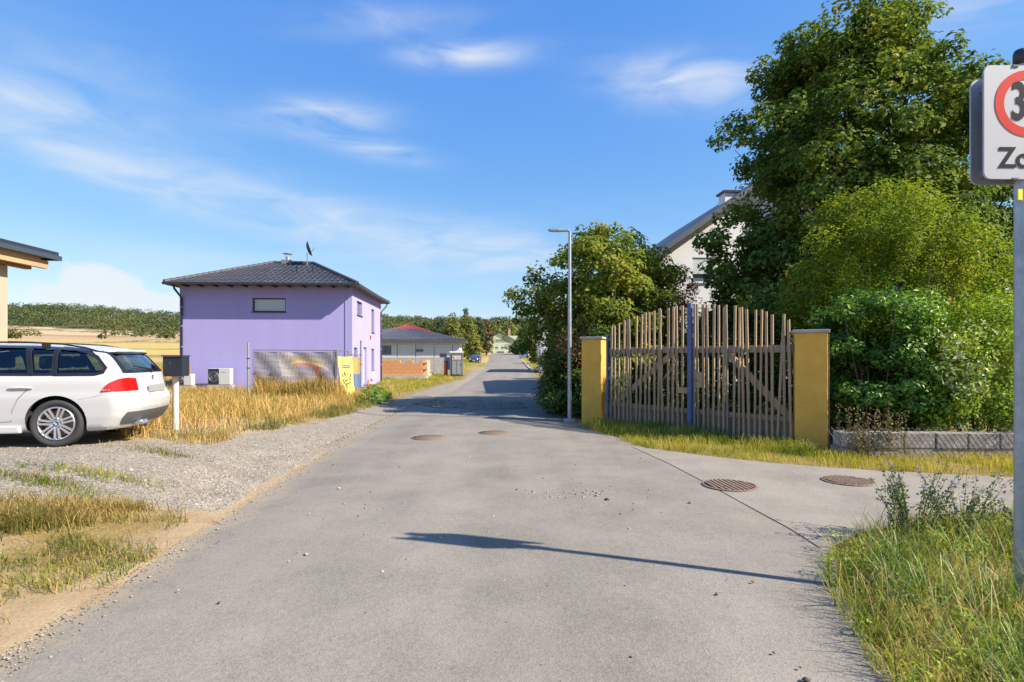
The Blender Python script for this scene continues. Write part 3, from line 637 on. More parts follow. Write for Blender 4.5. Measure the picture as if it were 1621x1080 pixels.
def hip_house(name, loc, rz, W, D, H, rise, over, m_wall, m_roof, label, wins=(), side_wins=(), cat='house', ridge=None, gable=False, chim=None, lap=None):
    h = empty(name, loc, rz, label, cat)
    mb = MB(); wall_with_holes(mb, -W, 0, 0, H, 0, .3, [w[:4] for w in wins]); wall_with_holes(mb, .3, D, 0, H, -.3, 0, [w[:4] for w in side_wins], 'x')
    mb.box(-W, -W + .3, .3, D, 0, H); mb.box(-W + .3, -.3, D - .3, D, 0, H)
    if gable:
        for y0, y1 in ((0, .3), (D - .3, D)): mb.prism([(-W, H), (0, H), (-W / 2, H + rise * W / (W + 2 * over))], y0, y1)
    mb.build('wall', m_wall, h)
    if lap:
        m2 = MB()
        z = .3
        while z < H - .1: m2.box(-W - .012, .012, -.012, -.001, z, z + .015); z += .3
        m2.build('cladding_joint', lap, h)  # thin strips in the joint colour along the boards
    for w_ in wins: window(h, *w_[:4], 0, w_[4] if len(w_) > 4 else M_DKMETAL, M_PANE, bars=w_[5] if len(w_) > 5 else 0, blind=w_[6] if len(w_) > 6 else None, inset=.1)
    for (a, b, z0, z1) in side_wins:
        wd = MB().box(-.2, -.13, a, b, z0, z1).build('window', M_DKMETAL, h); MB().box(-.13, -.11, a + .06, b - .06, z0 + .06, z1 - .06).build('pane', M_PANE, wd)
    o = over; zE = H - .0; zR = zE + rise; mb = MB()
    if gable:
        zl = H - o * rise / (W / 2 + o) * 0 - .12
        for s, xe in ((1, o), (-1, -W - o)):
            V = [(xe, -o, zE - .15), (xe, D + o, zE - .15), (-W / 2, D + o, zR), (-W / 2, -o, zR)]
            mb.add(V + [(x, y, z + .2) for x, y, z in V], [(0, 1, 2, 3), (4, 5, 6, 7), (0, 1, 5, 4), (1, 2, 6, 5), (2, 3, 7, 6), (3, 0, 4, 7)])
    else:
        r = ridge if ridge is not None else max(.2, W - D); r0, r1 = (-W / 2 - r / 2, D / 2, zR), (-W / 2 + r / 2, D / 2, zR)
        A, B, C_, D_ = (-W - o, -o, zE), (o, -o, zE), (o, D + o, zE), (-W - o, D + o, zE)
        tiled_slope(mb, A, B, r1, r0); tiled_slope(mb, B, C_, r1, r1); tiled_slope(mb, C_, D_, r0, r1); tiled_slope(mb, D_, A, r0, r0)
        mb.box(-W - o, o, -o, D + o, zE - .22, zE - .02)
    rf = mb.build('roof', m_roof, h)
    if chim:
        x, y, z0, z1 = chim; c = MB().box(x - .35, x + .35, y - .35, y + .35, z0, z1).build('chimney', mat('chimney_stone', (.45, .36, .27), .9), rf); MB().box(x - .45, x + .45, y - .45, y + .45, z1, z1 + .1).build('chimney_cap', M_CONC, c)
    return h
M_GREYROOF = roof_mat('grey_tiles', (.085, .095, .115)); M_REDROOF = roof_mat('red_tiles', (.30, .045, .035))
M_PALE = mat('pale_grey_cladding', (.60, .61, .60), .8, var=.05)
M_CREAM = mat('cream_render', (.37, .335, .26), .9, var=.06, vscale=1.5, bump=.2, bscale=80)
M_WHITEW = mat('white_render', (.72, .715, .73), .9, var=.05, vscale=1.2, bump=.15, bscale=70)
M_MINT = mat('pale_green_render', (.50, .58, .40), .9, var=.05)
p = at(728, 567, 65)
hip_house('bungalow', (p.x, 65, .55), R(3.5), 14.5, 9.5, 2.95, 1.5, .75, M_PALE, M_GREYROOF, 'pale clad bungalow with low blue grey hipped roof behind brick shell',
          [(-9.1 , -7.75, 1.35, 2.3, M_DKMETAL, 1), (-5.05, -4.1, 1.55, 2.3, M_WHITE, 0, (.5, M_BLIND)), (-2.3, -1.5, .2, 1.4, M_DKMETAL, 1)], [(2, 3.2, .6, 2.2)], ridge=3.0, lap=mat('cladding_joint_grey', (.38, .39, .40), .8))
p = at(707, 560, 86)
hip_house('red_roofed_house', (p.x, 86, 1.0), R(3.5), 12.5, 10, 3.3, 2.35, .7, M_WHITEW, M_REDROOF, 'house with bright red hipped roof rising behind the grey bungalow roof', [(-4, -3, 1, 2.2)], ridge=1.0)
p = at(820, 559, 174)
hip_house('green_gabled_house', (p.x, 174, 2.6), R(1), 11.4, 12, 3.2, 3.3, .5, M_MINT, mat('brown_roof', (.10, .075, .065), .8), 'pale green gabled house with stone chimney closing the end of road',
          [(-6.6, -4.9, 4.15, 5.3, mat('brown_frame', (.16, .10, .07), .6), 1), (-9.3, -8.3, 1.3, 2.5, M_WHITE, 0, (.1, M_BLIND)), (-7.1, -6.1, 1.3, 2.5, M_WHITE, 0, (.5, M_BLIND)), (-5.3, -3.4, 1.3, 2.5, M_WHITE, 1, (.55, M_BLIND)),
           (-10.6, -9.7, .15, .5), (-8.6, -7.7, .15, .5), (-6.5, -4.3, .15, .5), (-3.2, -2.3, .15, .5)], gable=True, chim=(-2.6, 4, 4.5, 7.6))
# white gabled house behind the big tree: its gable faces the camera, its shadow crosses the road
def white_house():
    W, D, H = 10.2, 12.5, 6.15; x0 = (1015 - 810.5) / FPX * 25 + .75
    h = empty('white_gabled_house', (x0 + W, 25.6, -.1), STREET, 'white rendered gable house with steep grey roof behind gate and big tree', 'house')
    rise = (W / 2) * math.tan(R(35)); win = (-W + 1.5, -W + 2.4, 5.0, 6.1)
    mb = MB(); wall_with_holes(mb, -W, 0, 0, H, 0, .35, [win])
    mb.prism([(-W, H), (0, H), (-W / 2, H + rise)], 0, .35); mb.prism([(-W, H), (0, H), (-W / 2, H + rise)], D - .35, D)
    mb.box(-W, -W + .35, .35, D, 0, H); mb.box(-.35, 0, .35, D, 0, H); mb.box(-W + .35, -.35, D - .35, D, 0, H); mb.build('wall', M_WHITEW, h)
    window(h, *win, 0, M_WHITE, M_PANE, blind=(.35, M_BLIND))
    o = .7; k = math.tan(R(35)); mb = MB()
    for s in (0, 1):
        xe = (-W - o) if s == 0 else o; V = [(xe, -o, H - o * k + .03), (xe, D + o, H - o * k + .03), (-W / 2, D + o, H + rise + .03), (-W / 2, -o, H + rise + .03)]
        mb.add(V + [(x, y, z + .24) for x, y, z in V], [(0, 1, 2, 3), (4, 5, 6, 7), (0, 1, 5, 4), (1, 2, 6, 5), (2, 3, 7, 6), (3, 0, 4, 7)])
    rf = mb.build('roof', M_GREYROOF, h)
    c = MB().box(-W / 2 - 1.4, -W / 2 - .7, 1.6, 2.3, H + rise - 1.4, H + rise - .25).build('chimney', M_WHITEW, rf); MB().box(-W / 2 - 1.5, -W / 2 - .6, 1.5, 2.4, H + rise - .25, H + rise - .16).build('chimney_cap', M_DKMETAL, c)
white_house()
hip_house('garden_house', (12.3, 58, 0), R(0), 9.4, 7, 4.3, 2.4, .5, M_WHITEW, M_GREYROOF, 'second white house further along behind the roadside hedge', [(-3, -2, 1, 2.2), (-7, -6, 1, 2.2)], gable=True)
# cream house at the left edge: only its far corner and eave show
def cream_house():
    d = 17.0; x = (12 - 810.5) / FPX * d
    h = empty('cream_house', (x, d, .05), STREET, 'cream rendered house corner with timber eave and dark metal roof edge', 'house')
    H = 4.3
    MB().box(-7, 0, -9, 0, -.3, H).build('wall', M_CREAM, h)
    window_y = MB().box(.002, .05, -6.5, -5, 1, 2.3).build('window', M_DKMETAL, h); MB().box(.05, .06, -6.4, -5.1, 1.1, 2.2).build('pane', M_PANE, window_y)
    m = MB(); m.box(-7.5, .62, -9.8, 1.2, H + .42, H + .62); rf = m.build('roof', M_DKMETAL, h)
    MB().box(.62, .68, -9.85, 1.26, H + .36, H + .50).build('fascia', mat('blue_grey_metal', (.06, .08, .11), .4, .3), rf); MB().box(-7.5, .62, 1.2, 1.26, H + .36, H + .5).build('fascia', M_DKMETAL, rf)
    MB().box(-7.5, .50, -9.7, .6, H + .30, H + .418).build('roof_boards', M_WOOD, rf)
    for x in (-.15, -3.5): MB().box(x, x + .2, -9.6, .85, H + .02, H + .298).build('purlin', M_WOOD, rf)
    MB().box(.33, .48, -9.6, .95, H + .06, H + .298).build('eave_beam', M_WOOD, rf)
cream_house()
# ------------------------------------------------------------ brick shell, retaining wall, yard things
M_BRICK = mat('hollow_brick', (.56, .27, .12), .9, var=.16, vscale=2.2, bump=.4, bscale=40); M_BRICK2 = mat('pale_brick', (.60, .40, .25), .9, var=.15, vscale=3, bump=.4)
def brick_shell():
    x0 = (664 - 810.5) / FPX * 45; s = empty('brick_shell', (x0, 45, -.2), STREET, 'orange hollow brick wall of an unfinished ground floor on grey slab', 'brick wall')
    MB().box(-9, .55, -.3, 7, -.25, .32).build('slab', M_CONC, s)
    bme = MB().box(0, .49, 0, .36, 0, .235).mesh('brick', .008); bme.materials.append(M_BRICK); hme = MB().box(0, .24, 0, .36, 0, .235).mesh('brick', .008); hme.materials.append(M_BRICK)
    r = random.Random(3)
    for row in range(5):
        n = 17
        for k in range(n):
            x = -.5 * (k + 1) + (.25 if row % 2 else 0)
            if row == 4 and (k > 6 or r.random() < .1): continue
            if row == 3 and 8 < k < 12: continue
            link('brick', bme, None, s, (x, r.uniform(-.006, .006), .325 + row * .245))
        if row % 2 == 0 or row < 4: link('brick', hme, None, s, (0 if row % 2 == 0 else .25 - .0, 0, .325 + row * .245)) if row % 2 == 0 else None
    bm2 = MB().box(0, .36, 0, .49, 0, .235).mesh('brick', .008); bm2.materials.append(M_BRICK2)  # paler bricks for the return wall
    for row in range(5):
        for k in range(5):
            if row == 4 and k in (2, 3): continue
            link('brick', bm2, None, s, (.255, .05 + .5 * k + (.25 if row % 2 else 0) + .36 * 0 , .325 + row * .245))
brick_shell()
def pallet_sack():
    p = at(639, 566, 46.2); o = MB(); o.lathe([(0, 0), (.35, .02), (.42, .2), (.3, .38), (.1, .45), (0, .46)], 12); tag(o.build('sand_sack', M_WHITE, None, 0, (p.x, 45.25, 1.32)), 'pale sack lying on top of the orange brick wall', 'sack')
def retaining_wall():
    x0 = (600 - 810.5) / FPX * 59; x1 = (716 - 810.5) / FPX * 59
    o = empty('retaining_wall', (x0, 58.5, -.15), R(2), 'grey concrete retaining wall with wire fence below the bungalow', 'wall')
    n = 8; w_ = (x1 - x0) / n
    for k in range(n): MB().box(w_ * k + .01, w_ * (k + 1) - .01, 0, .25, 0, 1.68).build('wall_panel', M_CONC, o, .01)
    for k in range(5): MB().box(w_ * 2 * k - .03 + .05, w_ * 2 * k + .03 + .05, .1, .16, 1.68, 3.0).build('fence_post', M_DKMETAL, o)
    m = MB()
    for k in range(9): m.box(0, x1 - x0, .12, .132, 1.75 + k * .15, 1.758 + k * .15)
    m.build('fence_wire', M_GALV, o)
retaining_wall()
def toilet():
    p = at(712, 597, 50); o = empty('portable_toilet', (p.x, 50, gzs(p.x, 50) - .02), R(6), 'grey portable toilet cabin with white roof beside the road', 'portable toilet')
    mg = mat('grey_plastic', (.13, .145, .155), .55); ml = mat('light_grey_plastic', (.22, .245, .26), .55)
    MB().box(0, 1.15, 0, 1.15, .12, 2.05).build('cabin', mg, o, .03); MB().box(-.03, 1.18, -.03, 1.18, 0, .119).build('base', M_BLACK, o)
    MB().box(-.05, 1.2, -.06, 1.2, 2.052, 2.24).build('roof', M_WHITE, o, .05)
    d = MB().box(.16, .99, -.035, -.002, .18, 1.98).build('door', mg, o, .01)
    for x in (.2, .61): MB().box(x, x + .34, -.05, -.036, .22, 1.38).build('door_panel', ml, d, .01)
    MB().box(.93, .96, -.07, -.036, .95, 1.15).build('handle', M_BLACK, d)
    s = MB().box(.22, .95, -.046, -.037, 1.5, 1.85).build('sign_plate', M_WHITE, d)
    mr = mat('red_print', (.6, .03, .03), .5); m = MB(); m.cyl((.34, -.052, 1.69), .09, .005, 14, 'y'); m.build('logo_spot', mr, s)
    t = link('lettering', txt_mesh('TOI', .2), mr, s); t.location = (.68, -.048, 1.69); t.rotation_euler = (R(90), 0, 0)
    MB().box(.30, .9, -.05, -.047, 1.53, 1.56).build('print_line', mr, s)
    return p.x
tx = toilet()
m = MB(); m.lathe([(0, 0), (.15, 0), (.17, .04), (.17, 1.28), (.13, 1.36), (0, 1.37)], 14); q = at(707.5, 595, 50.5); o = tag(m.build('red_bin', mat('red_orange_plastic', (.5, .09, .03), .5), None, 0, (q.x - .1, 50.5, gzs(q.x, 50.5))), 'slim red orange bin standing beside the portable toilet', 'bin'); MB().lathe([(0, 1.38), (.18, 1.37), (.18, 1.30), (.175, 1.30)], 14).build('lid', M_BLACK, o)
o = empty('site_power_box', (tx - .28, 51.3, gzs(tx, 51.3)), R(5), 'light blue grey site power box between red bin and portable toilet', 'power box'); mm = mat('blue_grey_panel', (.30, .40, .50), .6); MB().box(-.35, .3, 0, .5, .55, 1.7).build('cabinet', mm, o, .02); MB().box(-.3, .25, -.012, -.002, .6, 1.65).build('door', mm, o); [MB().box(x, x + .06, .05, .11, 0, .549).build('leg', M_GALV, o) for x in (-.33, .22)]
# ------------------------------------------------------------ street lamps
def lamp(x, y, hgt, label, rz=0, second=False):
    z = gzs(x, y); o = empty('street_lamp', (x, y, z), rz, label, 'street lamp', None)
    MB().tube([(0, 0, -.1), (0, 0, hgt * .3), (0, 0, hgt)], [.055, .05, .038], 12).build('pole', M_GALV, o)
    MB().cyl((0, 0, -.02), .16, .1, 14).build('base', M_CONC, o)
    m = MB(); pr = [(-.02, -.055), (-.02, .055), (-.30, .075), (-.50, .06), (-.56, .0), (-.50, -.06), (-.30, -.075)]
    m.prism(pr, hgt + .0, hgt + .055, 'xy'); hd = m.build('lamp_head', M_GALV, o, .012); hd.location = (0, 0, .005)
    MB().prism([(-.2, -.05), (-.2, .05), (-.45, .04), (-.45, -.04)], hgt - .012, hgt - .001, 'xy').build('lens', M_WHITE, hd)
    if hgt < 5: MB().box(-.04, .04, -.062, -.048, .55, .8).build('service_door', M_GALV, o)
q = ground(900, 668); lamp(q[0] + .03, q[1], 4.85, 'tall slim galvanised street lamp in front of the yellowing hedge')
q = at(836, 577, 80); lamp(q.x, 80, 4.6, 'distant street lamp on the grass verge near the pale green house')
q = at(843, 570, 100); lamp(q.x, 100, 4.6, 'most distant street lamp, half hidden by the roadside hedge')
# ------------------------------------------------------------ cars
def smax(fs, k):
    m = np.maximum.reduce(fs); return m + k * np.log(sum(np.exp((f - m) / k) for f in fs))
ESTATE = dict(zt=([-.2, 0, .1, .4, .9, 1.3, 1.42, 1.75, 2.1, 2.35, 2.7, 3.2, 3.7, 4.05, 4.3, 4.7], [.5, .62, .70, .80, .90, .955, .99, 1.20, 1.355, 1.405, 1.42, 1.412, 1.385, 1.345, 1.30, 1.22]),
              xr=([.15, .28, .38, .50, .60, .66, .72, .80, .96, 1.01, 1.14, 1.27, 1.36, 1.5], [4.30, 4.40, 4.47, 4.515, 4.52, 4.50, 4.455, 4.44, 4.405, 4.38, 4.27, 4.15, 4.06, 3.9]),
              xf=([.15, .3, .5, .62, .75, .9, 1.2], [.12, .02, -.0, .02, .10, .3, .6]),
              w=([.15, .25, .4, .55, .66, .72, .84, .93, .97, 1.1, 1.25, 1.38, 1.5], [.80, .855, .885, .897, .902, .893, .890, .872, .850, .785, .715, .645, .58]), mid=2.3, half=2.3, zb=.2)
def car_F(P, c, off=0.0):
    x, y, z = P[..., 0], np.abs(P[..., 1]), P[..., 2]
    wv = np.interp(z, *c['w']) * (1 - .055 * np.abs((x - c['mid']) / c['half']) ** 4)
    side = y - wv; top = z - np.interp(x, *c['zt']) + .075 * (y / .62) ** 2 * (x > 1.5) + .05 * (y / .8) ** 2 * (x <= 1.5)
    rear = (x - np.interp(z, *c['xr'])) + .05 * (y / .6) ** 2 + .16 * np.clip(y - .45, 0, 1) ** 2 / .2
    front = (np.interp(z, *c['xf']) - x) + .10 * (y / .6) ** 2 + .3 * np.clip(y - .4, 0, 1) ** 2 / .25
    return smax([side, top * .85, c['zb'] - z, rear * .85, front * .85], .016) + off
def car_shell(c, off=0.0, floor=None, nt=96, nm=80, nc=30):
    A, B = np.array([.95, 0, .58]), np.array([3.55, 0, .66])
    th = np.linspace(0, 2 * np.pi, nt, endpoint=False); O = []; Dv = []
    for i in range(1, nc):
        p = math.pi / 2 * (1 - i / nc); O.append(A); Dv.append(np.stack([-np.sin(p) + 0 * th, np.cos(p) * np.cos(th), np.cos(p) * np.sin(th)], -1))
    for i in range(nm + 1):
        O.append(A + (B - A) * i / nm); Dv.append(np.stack([0 * th, np.cos(th), np.sin(th)], -1))
    for i in range(1, nc):
        p = math.pi / 2 * (i / nc); O.append(B); Dv.append(np.stack([np.sin(p) + 0 * th, np.cos(p) * np.cos(th), np.cos(p) * np.sin(th)], -1))
    O = np.array(O)[:, None, :]; Dv = np.array(Dv)
    O2 = np.concatenate([O[:1, :1], O[-1:, :1]]); D2 = np.array([[[-1., 0, 0]], [[1., 0, 0]]])
    def solve(o, d):
        lo = np.zeros(d.shape[:2]); hi = np.full(d.shape[:2], 3.0)
        for _ in range(34):
            m = (lo + hi) / 2; q = o + d * m[..., None]; f = car_F(q, c, off)
            if floor is not None: f = np.maximum(f, floor - q[..., 2])
            ins = f < 0; lo = np.where(ins, m, lo); hi = np.where(ins, hi, m)
        return o + d * lo[..., None]
    V = solve(O, Dv); E = solve(O2, D2); n = len(V); I = np.arange(n * nt).reshape(n, nt); J = np.roll(I, -1, 1)
    q = np.stack([I[:-1], J[:-1], J[1:], I[1:]], -1).reshape(-1, 4)
    t = np.concatenate([np.stack([np.full(nt, n * nt), J[0], I[0]], -1), np.stack([np.full(nt, n * nt + 1), I[-1], J[-1]], -1)])
    VV = np.concatenate([V.reshape(-1, 3), E.reshape(-1, 3)])
    me = np_mesh('shell', VV, t, q, True)
    bm = bmesh.new(); bm.from_mesh(me); bmesh.ops.recalc_face_normals(bm, faces=bm.faces[:]); bm.to_mesh(me); bm.free()
    return me
def boolean(me, cut, op):
    a = bpy.data.objects.new('a', me); b = bpy.data.objects.new('b', cut); COL.objects.link(a); COL.objects.link(b)
    md = a.modifiers.new('b', 'BOOLEAN'); md.operation = op; md.object = b; md.solver = 'EXACT'
    dg = bpy.context.evaluated_depsgraph_get(); out = bpy.data.meshes.new_from_object(a.evaluated_get(dg))
    bpy.data.objects.remove(a); bpy.data.objects.remove(b); return out
def skin_patch(shell, cut, c, shift, tol=.006):
    """the piece of the outer skin inside a cutter, moved out or in by shift"""
    r = boolean(shell.copy(), cut, 'INTERSECT'); bm = bmesh.new(); bm.from_mesh(r)
    dead = [f for f in bm.faces if any(abs(v) > tol for v in car_F(np.array([tuple(q.co) for q in f.verts] + [tuple(f.calc_center_median())]), c))]
    bmesh.ops.delete(bm, geom=dead, context='FACES'); bmesh.ops.recalc_face_normals(bm, faces=bm.faces[:])
    for f in bm.faces: f.smooth = True
    for v in bm.verts: v.co += v.normal * 0
    P = np.array([tuple(v.co) for v in bm.verts]) if len(bm.verts) else np.zeros((0, 3)); e = 1e-3
    if len(P):
        G = np.stack([car_F(P + np.eye(3)[i] * e, c) - car_F(P - np.eye(3)[i] * e, c) for i in range(3)], -1); G /= np.linalg.norm(G, axis=1, keepdims=True)
        for v, q in zip(bm.verts, P + G * shift): v.co = q
    me = bpy.data.meshes.new('patch'); bm.to_mesh(me); bm.free(); return me
def on_side(pts, c, s=-1, out=.0):
    """project (x,z) points on the flank"""
    P = []
    for x, z in pts:
        lo, hi = .2, 1.2
        for _ in range(30):
            m = (lo + hi) / 2
            if car_F(np.array([x, m, z]), c) < 0: lo = m
            else: hi = m
        P.append((x, s * (lo + out), z))
    return P
def on_rear(pts, c, out=.0):
    P = []
    for y, z in pts:
        lo, hi = 3.0, 4.8
        for _ in range(30):
            m = (lo + hi) / 2
            if car_F(np.array([m, y, z]), c) < 0: lo = m
            else: hi = m
        P.append((lo + out, y, z))
    return P
M_CARW = mat('white_car_paint', (.47, .47, .475), .3, coat=.3); M_RUBBER = mat('tyre_rubber', (.035, .035, .037), .85, bump=.3, bscale=90); M_ALLOY = mat('silver_alloy', (.62, .63, .65), .32, .85)
M_TRIM = mat('black_trim', (.015, .015, .017), .3); M_INT = mat('car_interior', (.03, .03, .032), .9); M_GLASS = glass_mat('car_glass', (.42, .52, .50), 1.6)
M_RED = mat('red_lens', (.36, .008, .008), .15, coat=.5); M_CHROME = mat('chrome', (.7, .7, .72), .12, 1); M_BLUEW = mat('emblem_blue', (.03, .16, .5), .3); M_DARKP = mat('grey_bumper_plastic', (.075, .078, .085), .7)
def wheel(parent, x, y, s, seed, spokes=7, r=.318, rim=.225, plain=False, rot=0):
    w_ = MB(); k = s
    w_.lathe([(rim, -.09), (r - .035, -.112), (r - .012, -.105), (r, -.08), (r, .08), (r - .012, .105), (r - .035, .112), (rim, .09)], 40, axis='y', closed=True)
    tyre = w_.build('wheel', M_RUBBER, parent, 0, (x, y, r))
    m = MB(); m.lathe([(rim + .002, k * .100), (rim - .012, k * .104), (rim - .02, k * .09), (rim - .03, k * .0), (rim - .02, -k * .09), (rim + .002, -k * .095)], 40, axis='y', closed=True); m.build('rim', M_ALLOY, tyre)
    m = MB(); m.cyl((0, k * .0 - .03, 0), rim - .05, .02, 30, 'y'); m.build('brake_disc', M_RUST if not plain else M_TRIM, tyre)
    if plain:
        m = MB(); m.cyl((0, min(0, k * .09), 0), rim - .02, .09, 24, 'y'); m.build('wheel_cover', M_ALLOY, tyre); return tyre
    for i in range(spokes):
        a = 2 * math.pi * (i + .25) / spokes + rot
        for d in (-1, 1):
            m = MB(); a1 = a + d * .13; p0 = Vector((math.cos(a + d * .30) * .062, k * .085, math.sin(a + d * .30) * .062)); p1 = Vector((math.cos(a1) * (rim - .014), k * .098, math.sin(a1) * (rim - .014)))
            m.bar(p0, p1, .028, .03, (0, 1, 0)); m.build('spoke', M_ALLOY, tyre, .004)
    m = MB(); m.lathe([(0, k * .098), (.03, k * .098), (.075, k * .09), (.085, k * .07), (.085, 0)], 24, axis='y'); hub = m.build('hub', M_ALLOY, tyre)
    for i in range(5):
        a = 2 * math.pi * i / 5 + .3; m = MB(); m.cyl((math.cos(a) * .058, k * .098 - .004, math.sin(a) * .058), .009, .008, 8, 'y'); m.build('wheel_bolt', M_TRIM, hub)
    emblem((0, k * .106, 0), .032, hub, 'y', k)
    return tyre
def emblem(c, r, parent, axis, k):
    m = MB(); t = .002; off = {'y': (0, k, 0), 'x': (k, 0, 0)}[axis]
    m.cyl([a - b * .004 if b > 0 else a for a, b in zip(c, off)], r, .004 , 20, axis); e = m.build('emblem', M_TRIM, parent)
    for q in range(4):
        n = 7; P = [(0, 0)] + [(r * .72 * math.cos(math.pi / 2 * (q + i / (n - 1))), r * .72 * math.sin(math.pi / 2 * (q + i / (n - 1)))) for i in range(n)]
        mm = MB(); o = .0045 * k
        V = [((c[0] + a, c[1] + o, c[2] + b) if axis == 'y' else (c[0] + o, c[1] + a, c[2] + b)) for a, b in P]
        mm.add(V, [tuple(range(len(V)))]); mm.build('emblem_quarter', M_BLUEW if q % 2 == 0 else M_WHITE, e)
    return e
def estate_car():
    c = ESTATE
    RW = ground(81, 707); rz = R(12); loc = Vector((RW[0], RW[1], 0)); X = Vector((math.cos(rz), math.sin(rz), 0)); Yv = Vector((-math.sin(rz), math.cos(rz), 0))
    base = loc - X * 3.56 + Yv * .80; base.z = gzs(*RW)
    car = empty('estate_car', base, rz, 'white estate car parked on gravel with its tail to the road', 'car'); car.scale = (1.03,) * 3
    shell = car_shell(c)
    inner = car_shell(c, .055, .48, 64, 60, 20)
    sidew = [[(1.50, .995), (2.32, 1.01), (2.32, 1.335), (2.10, 1.30)], [(2.40, 1.0), (3.22, .99), (3.10, 1.345), (2.41, 1.35)],
             [(3.27, .99), (3.49, .99), (3.44, 1.325), (3.155, 1.342)], [(3.545, .99), (4.00, .99), (4.085, 1.015), (4.10, 1.06), (3.98, 1.20), (3.85, 1.27), (3.70, 1.305), (3.49, 1.325)]]
    def grow(poly, d):
        n = len(poly); cx = sum(p[0] for p in poly) / n; cz = sum(p[1] for p in poly) / n; out = []
        for i in range(n):
            a, p, b = Vector(poly[i - 1]), Vector(poly[i]), Vector(poly[(i + 1) % n]); e1, e2 = (p - a).normalized(), (b - p).normalized()
            n1, n2 = Vector((e1.y, -e1.x)), Vector((e2.y, -e2.x)); bis = (n1 + n2).normalized(); q = p + bis * d / max(.4, bis.dot(n1)); out.append((q.x, q.y))
        return out
    body = boolean(shell.copy(), inner, 'DIFFERENCE')
    for poly in sidew: body = boolean(body, MB().prism(poly, -1.3, 1.3).mesh('cut'), 'DIFFERENCE')
    rearw = [(-.60, 1.005), (.60, 1.005), (.55, 1.265), (-.55, 1.265)]; frontw = [(-.62, 1.01), (.62, 1.01), (.50, 1.33), (-.50, 1.33)]
    body = boolean(body, MB().prism(rearw, 3.9, 4.7, 'yz').mesh('cut'), 'DIFFERENCE'); body = boolean(body, MB().prism(frontw, 1.2, 2.3, 'yz').mesh('cut'), 'DIFFERENCE')
    for x in (.80, 3.56):
        for s in (-1, 1): m = MB(); m.cyl((x, .60 * s if s > 0 else -1.3, .335), .362, .7, 36, 'y'); body = boolean(body, m.mesh('cut'), 'DIFFERENCE')
    body.materials.clear(); body.materials.append(M_CARW); body.materials.append(M_INT)
    cen = np.zeros(len(body.polygons) * 3); body.polygons.foreach_get('center', cen); cen = cen.reshape(-1, 3); f = car_F(cen, c)
    body.polygons.foreach_set('material_index', (f < -.012).astype(np.int32)); body.polygons.foreach_set('use_smooth', f > -.006)
    b = link('body', body, None, car)
    lp = np.zeros(len(body.loops), np.int32); body.loops.foreach_get('vertex_index', lp); vc_ = np.zeros(len(body.vertices) * 3); body.vertices.foreach_get('co', vc_); P = vc_.reshape(-1, 3); e = 2e-3
    G = np.stack([car_F(P + np.eye(3)[i] * e, c) - car_F(P - np.eye(3)[i] * e, c) for i in range(3)], -1); G /= np.maximum(1e-9, np.linalg.norm(G, axis=1, keepdims=True))
    pn = np.zeros(len(body.polygons) * 3); body.polygons.foreach_get('normal', pn); pn = pn.reshape(-1, 3); tot = np.zeros(len(body.polygons), np.int32); body.polygons.foreach_get('loop_total', tot)
    pi = np.repeat(np.arange(len(tot)), tot); Nn = np.where((f > -.006)[pi][:, None], G[lp], pn[pi]); body.normals_split_custom_set([tuple(v) for v in Nn])
    for k, poly in enumerate(sidew):
        nm = ('front_side_window', 'rear_door_window', 'quarter_light', 'luggage_window')[k]
        for y0, y1 in ((-1.3, -.2), (.2, 1.3)):
            g = skin_patch(shell, MB().prism(poly, y0, y1).mesh('cut'), c, -.012); wo = link('side_window', g, M_GLASS, car)
            ring = boolean(MB().prism(grow(poly, .03 if k != 3 else .035), y0, y1).mesh('cut'), MB().prism(grow(poly, -.006), y0 - .1, y1 + .1).mesh('cut'), 'DIFFERENCE')
            tr = skin_patch(shell, ring, c, .003); link('window_trim', tr, M_TRIM, wo)
    g = skin_patch(shell, MB().prism(rearw, 3.9, 4.7, 'yz').mesh('cut'), c, -.008); link('rear_window', g, M_GLASS, car)
    ring = boolean(MB().prism([(-.68, .985), (.68, .985), (.60, 1.30), (-.60, 1.30)], 3.9, 4.7, 'yz').mesh('cut'), MB().prism(grow(rearw, -.004), 3.8, 4.8, 'yz').mesh('cut'), 'DIFFERENCE'); link('rear_window_trim', skin_patch(shell, ring, c, .003), M_TRIM, car)
    g = skin_patch(shell, MB().prism(frontw, 1.2, 2.3, 'yz').mesh('cut'), c, -.008); link('windscreen', g, M_GLASS, car)
    for s in (-1, 1):
        a, b2 = (-1.2, -.50) if s < 0 else (.50, 1.2)
        tl = link('tail_light', skin_patch(shell, MB().prism([(4.085, .735), (4.13, .80), (4.19, .865), (4.27, .915), (4.335, .925), (4.40, .905), (4.7, .90), (4.7, .74)], a, b2).mesh('cut'), c, .006), M_RED, car)
        MB().tube(on_side([(4.11, .765), (4.2, .765)], c, s, .004) , .006, 5).build('reflector', M_WHITE, tl)
        hl = link('headlight', skin_patch(shell, MB().prism([(-.1, .60), (-.1, .72), (.30, .735), (.55, .70), (.40, .62)], a, b2).mesh('cut'), c, .005), M_CHROME, car)
    link('rear_apron', skin_patch(shell, MB().prism([(4.27, .29), (4.31, .37), (4.36, .445), (4.8, .455), (4.8, .27), (4.27, .27)], -1.2, 1.2).mesh('cut'), c, .006), M_DARKP, car)
